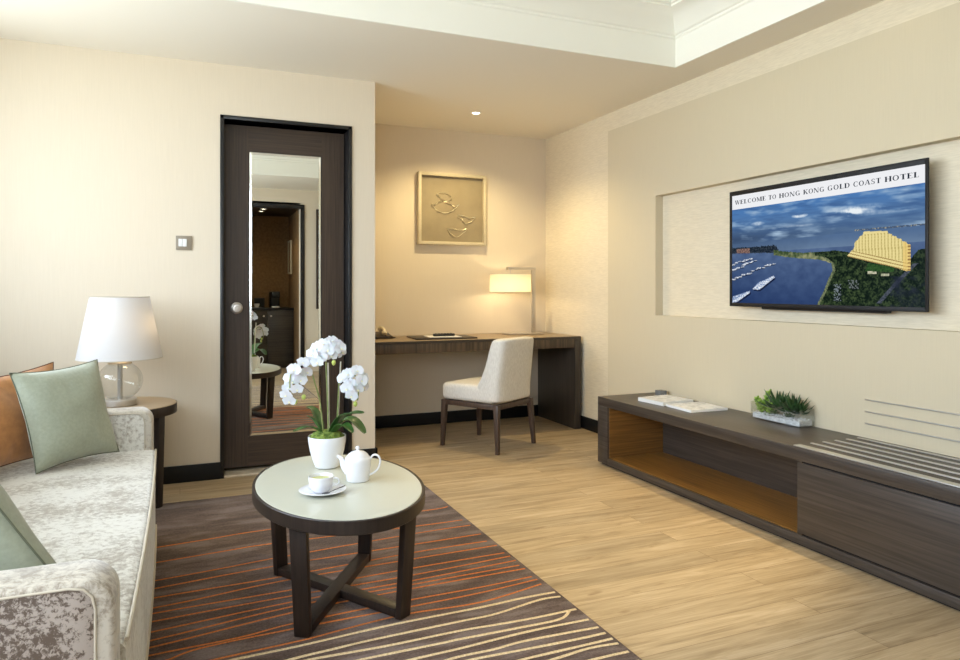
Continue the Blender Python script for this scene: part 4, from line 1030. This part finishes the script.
# ------------------------------------------------------------------ things seen in the door mirror
t = thing('minibar_cabinet', 'dark wood minibar cabinet in the niche reflected in the door mirror', 'cabinet', (1.09, -1.47, 0))
obj('cabinet_body', box(NX0+.002, NX1-.002, -1.76, -1.22, .0005, .82, .002), 'dw_z', t)
obj('worktop', box(NX0+.002, NX1-.002, -1.765, -1.20, .8205, .85, .002), 'dark_plastic', t)
obj('cabinet_door', box(NX0+.01, 1.083, -1.219, -1.20, .06, .81, .002), 'dw_x', t)
obj('cabinet_door', box(1.095, NX1-.01, -1.219, -1.20, .06, .81, .002), 'dw_x', t)
for x in (1.04, 1.14):
    b = lathe([(.006, 0), (.006, .014), (.013, .018), (.013, .024), (.0001, .026)], n=16, cap=False, xf=Matrix.Translation((x, -1.20, .74)) @ Matrix.Rotation(R(-90), 4, 'X'))
    obj('knob', b, 'nickel', t)
t = thing('coffee_machine', 'black capsule coffee machine on the reflected minibar counter', 'coffee machine', (1.21, -1.44, .851))
obj('body', box(1.15, 1.28, -1.60, -1.38, .851, 1.08, .02, 3), 'dark_plastic', t)
obj('head', box(1.155, 1.275, -1.38, -1.29, .99, 1.085, .015, 3), 'dark_plastic', t)
obj('drip_tray', box(1.16, 1.27, -1.38, -1.28, .851, .875, .003), 'steel', t)
c = (.96, -1.34, .851)
t = thing('coffee_cup', 'white cup on a saucer standing on the reflected minibar counter', 'cup', c)
obj('cup_body', lathe([(.0001, .008), (.02, .008), (.03, .02), (.038, .045), (.04, .062), (.038, .062), (.03, .03), (.0001, .016)], c, 28, cap=False), 'china', t)
obj('saucer', lathe([(.0001, .0005), (.035, .0005), (.068, .010), (.068, .012), (.03, .0075), (.0001, .0075)], c, 32, cap=False), 'china', t)
t = thing('picture_frame', 'pale framed picture on the side wall of the niche reflected in the mirror', 'picture', (NX1-.01, -1.54, 1.34))
b = new()
for y0, y1, z0_, z1_ in ((-1.66, -1.635, 1.34, 1.83), (-1.425, -1.40, 1.34, 1.83), (-1.635, -1.425, 1.34, 1.365), (-1.635, -1.425, 1.805, 1.83)): box(NX1-.026, NX1-.0005, y0, y1, z0_, z1_, .001, bm=b)
obj('frame', b, 'frame_wood', t); obj('print', box(NX1-.018, NX1-.004, -1.636, -1.424, 1.364, 1.806), 'brown_paper', t)
t = thing('menu_stand', 'small dark framed card standing on the reflected minibar counter', 'card stand', (1.02, -1.62, .851))
obj('frame', box(.95, 1.10, -1.68, -1.66, .851, .99, .002), 'leather', t); obj('card', box(.965, 1.085, -1.6598, -1.658, .866, .975), 'tvframe', t)
for x, y, lb in ((1.06, -.80, 'nearer of two downlights in the dark niche lintel seen in the mirror'), (1.06, -1.12, 'farther of two downlights in the dark niche lintel seen in the mirror')):
    downlight(x-.06, y, NZ-.0005, lb, (7, WARM, 120, .03), 'downlights in the niche lintel')
struct('trim_2', (lambda b: (box(NX0-.06, NX0, YF+.0005, YF+.015, 0, NZ, .002, bm=b), box(NX1, NX1+.055, YF+.0005, YF+.015, 0, NZ, .002, bm=b), box(NX0-.06, NX1+.055, YF+.0005, YF+.015, NZ, NZ+.055, .002, bm=b), b)[-1])(new()), 'black')
t = thing('landscape_painting', 'narrow dark framed landscape painting seen edge-on at the right of the mirror', 'painting', (2.15, YF+.02, .9))
b = new(); 
for x0, x1, z0_, z1_ in ((1.665, 1.70, .85, 2.20), (2.46, 2.50, .85, 2.20), (1.70, 2.46, .85, .89), (1.70, 2.46, 2.16, 2.20)): box(x0, x1, YF+.001, YF+.042, z0_, z1_, .002, bm=b)
obj('frame', b, 'leather', t)
tt = NT('landscape_canvas'); v_ = tt.coords((1, 1, 1)); sep = tt.node('ShaderNodeSeparateXYZ'); tt.link(v_, sep.inputs[0])
mr = tt.node('ShaderNodeMapRange'); mr.inputs['From Min'].default_value = -.1; mr.inputs['From Max'].default_value = .9; tt.link(sep.outputs['Z'], mr.inputs['Value'])
tt.col(tt.ramp(mr.outputs[0], [(0, rgb(90, 100, 110)), (.35, rgb(110, 140, 40)), (.55, rgb(170, 130, 50)), (1, rgb(120, 60, 40))]))
obj('canvas', box(1.699, 2.461, YF+.003, YF+.025, .889, 2.161), tt.m, t)

# ------------------------------------------------------------------ light
wd = bpy.data.worlds.new('sky'); scene.world = wd; wd.use_nodes = True
nt = wd.node_tree; bg = nt.nodes['Background']
tc = nt.nodes.new('ShaderNodeTexCoord'); sp_ = nt.nodes.new('ShaderNodeSeparateXYZ'); rp = nt.nodes.new('ShaderNodeValToRGB')
mr = nt.nodes.new('ShaderNodeMapRange'); mr.inputs['From Min'].default_value = -1; mr.inputs['From Max'].default_value = 1
nt.links.new(tc.outputs['Generated'], sp_.inputs[0]); nt.links.new(sp_.outputs['Z'], mr.inputs['Value']); nt.links.new(mr.outputs[0], rp.inputs['Fac']); nt.links.new(rp.outputs['Color'], bg.inputs['Color'])
e = rp.color_ramp.elements; e[0].position = .40; e[0].color = (.70, .75, .76, 1); e[1].position = .52; e[1].color = (.77, .87, 1.0, 1)
bg.inputs['Strength'].default_value = SKY = 14.0
for nm, sx, sz, loc, rz in (('window_portal', 4.4, 1.32, (XL-.06, 1.8, 1.64), -90), ('fill_window_portal', 1.0, 1.4, (-.6, YF-.06, 1.6), 0)):
    l = bpy.data.lights.new(nm, 'AREA'); l.shape = 'RECTANGLE'; l.size = sx; l.size_y = sz; l.cycles.is_portal = True
    o = bpy.data.objects.new(nm, l); o.location = loc; o.rotation_euler = (R(90), 0, R(rz)); COL.objects.link(o)

# ------------------------------------------------------------------ camera
cam = bpy.data.cameras.new('camera'); co = bpy.data.objects.new('camera', cam); COL.objects.link(co)
cam.sensor_fit = 'HORIZONTAL'; cam.sensor_width = 36; cam.lens = 705/960*36; cam.shift_y = -(330-289)/960
cam.clip_start = .02
co.location = (0, 0, 1.12); co.rotation_euler = (R(90), 0, -math.atan(300/705))
scene.camera = co
vs = scene.view_settings; scene.display_settings.display_device = 'sRGB'
vs.view_transform = 'Standard'; vs.look = 'None'; vs.gamma = 1; vs.use_curve_mapping = False; vs.exposure = -0.13
SCREEN_E.default_value = 1.12
cy = scene.cycles; cy.use_denoising = True; cy.max_bounces = 10; cy.diffuse_bounces = 6; cy.glossy_bounces = 6; cy.transparent_max_bounces = 16
cy.caustics_reflective = False; cy.caustics_refractive = False; cy.sample_clamp_indirect = 6
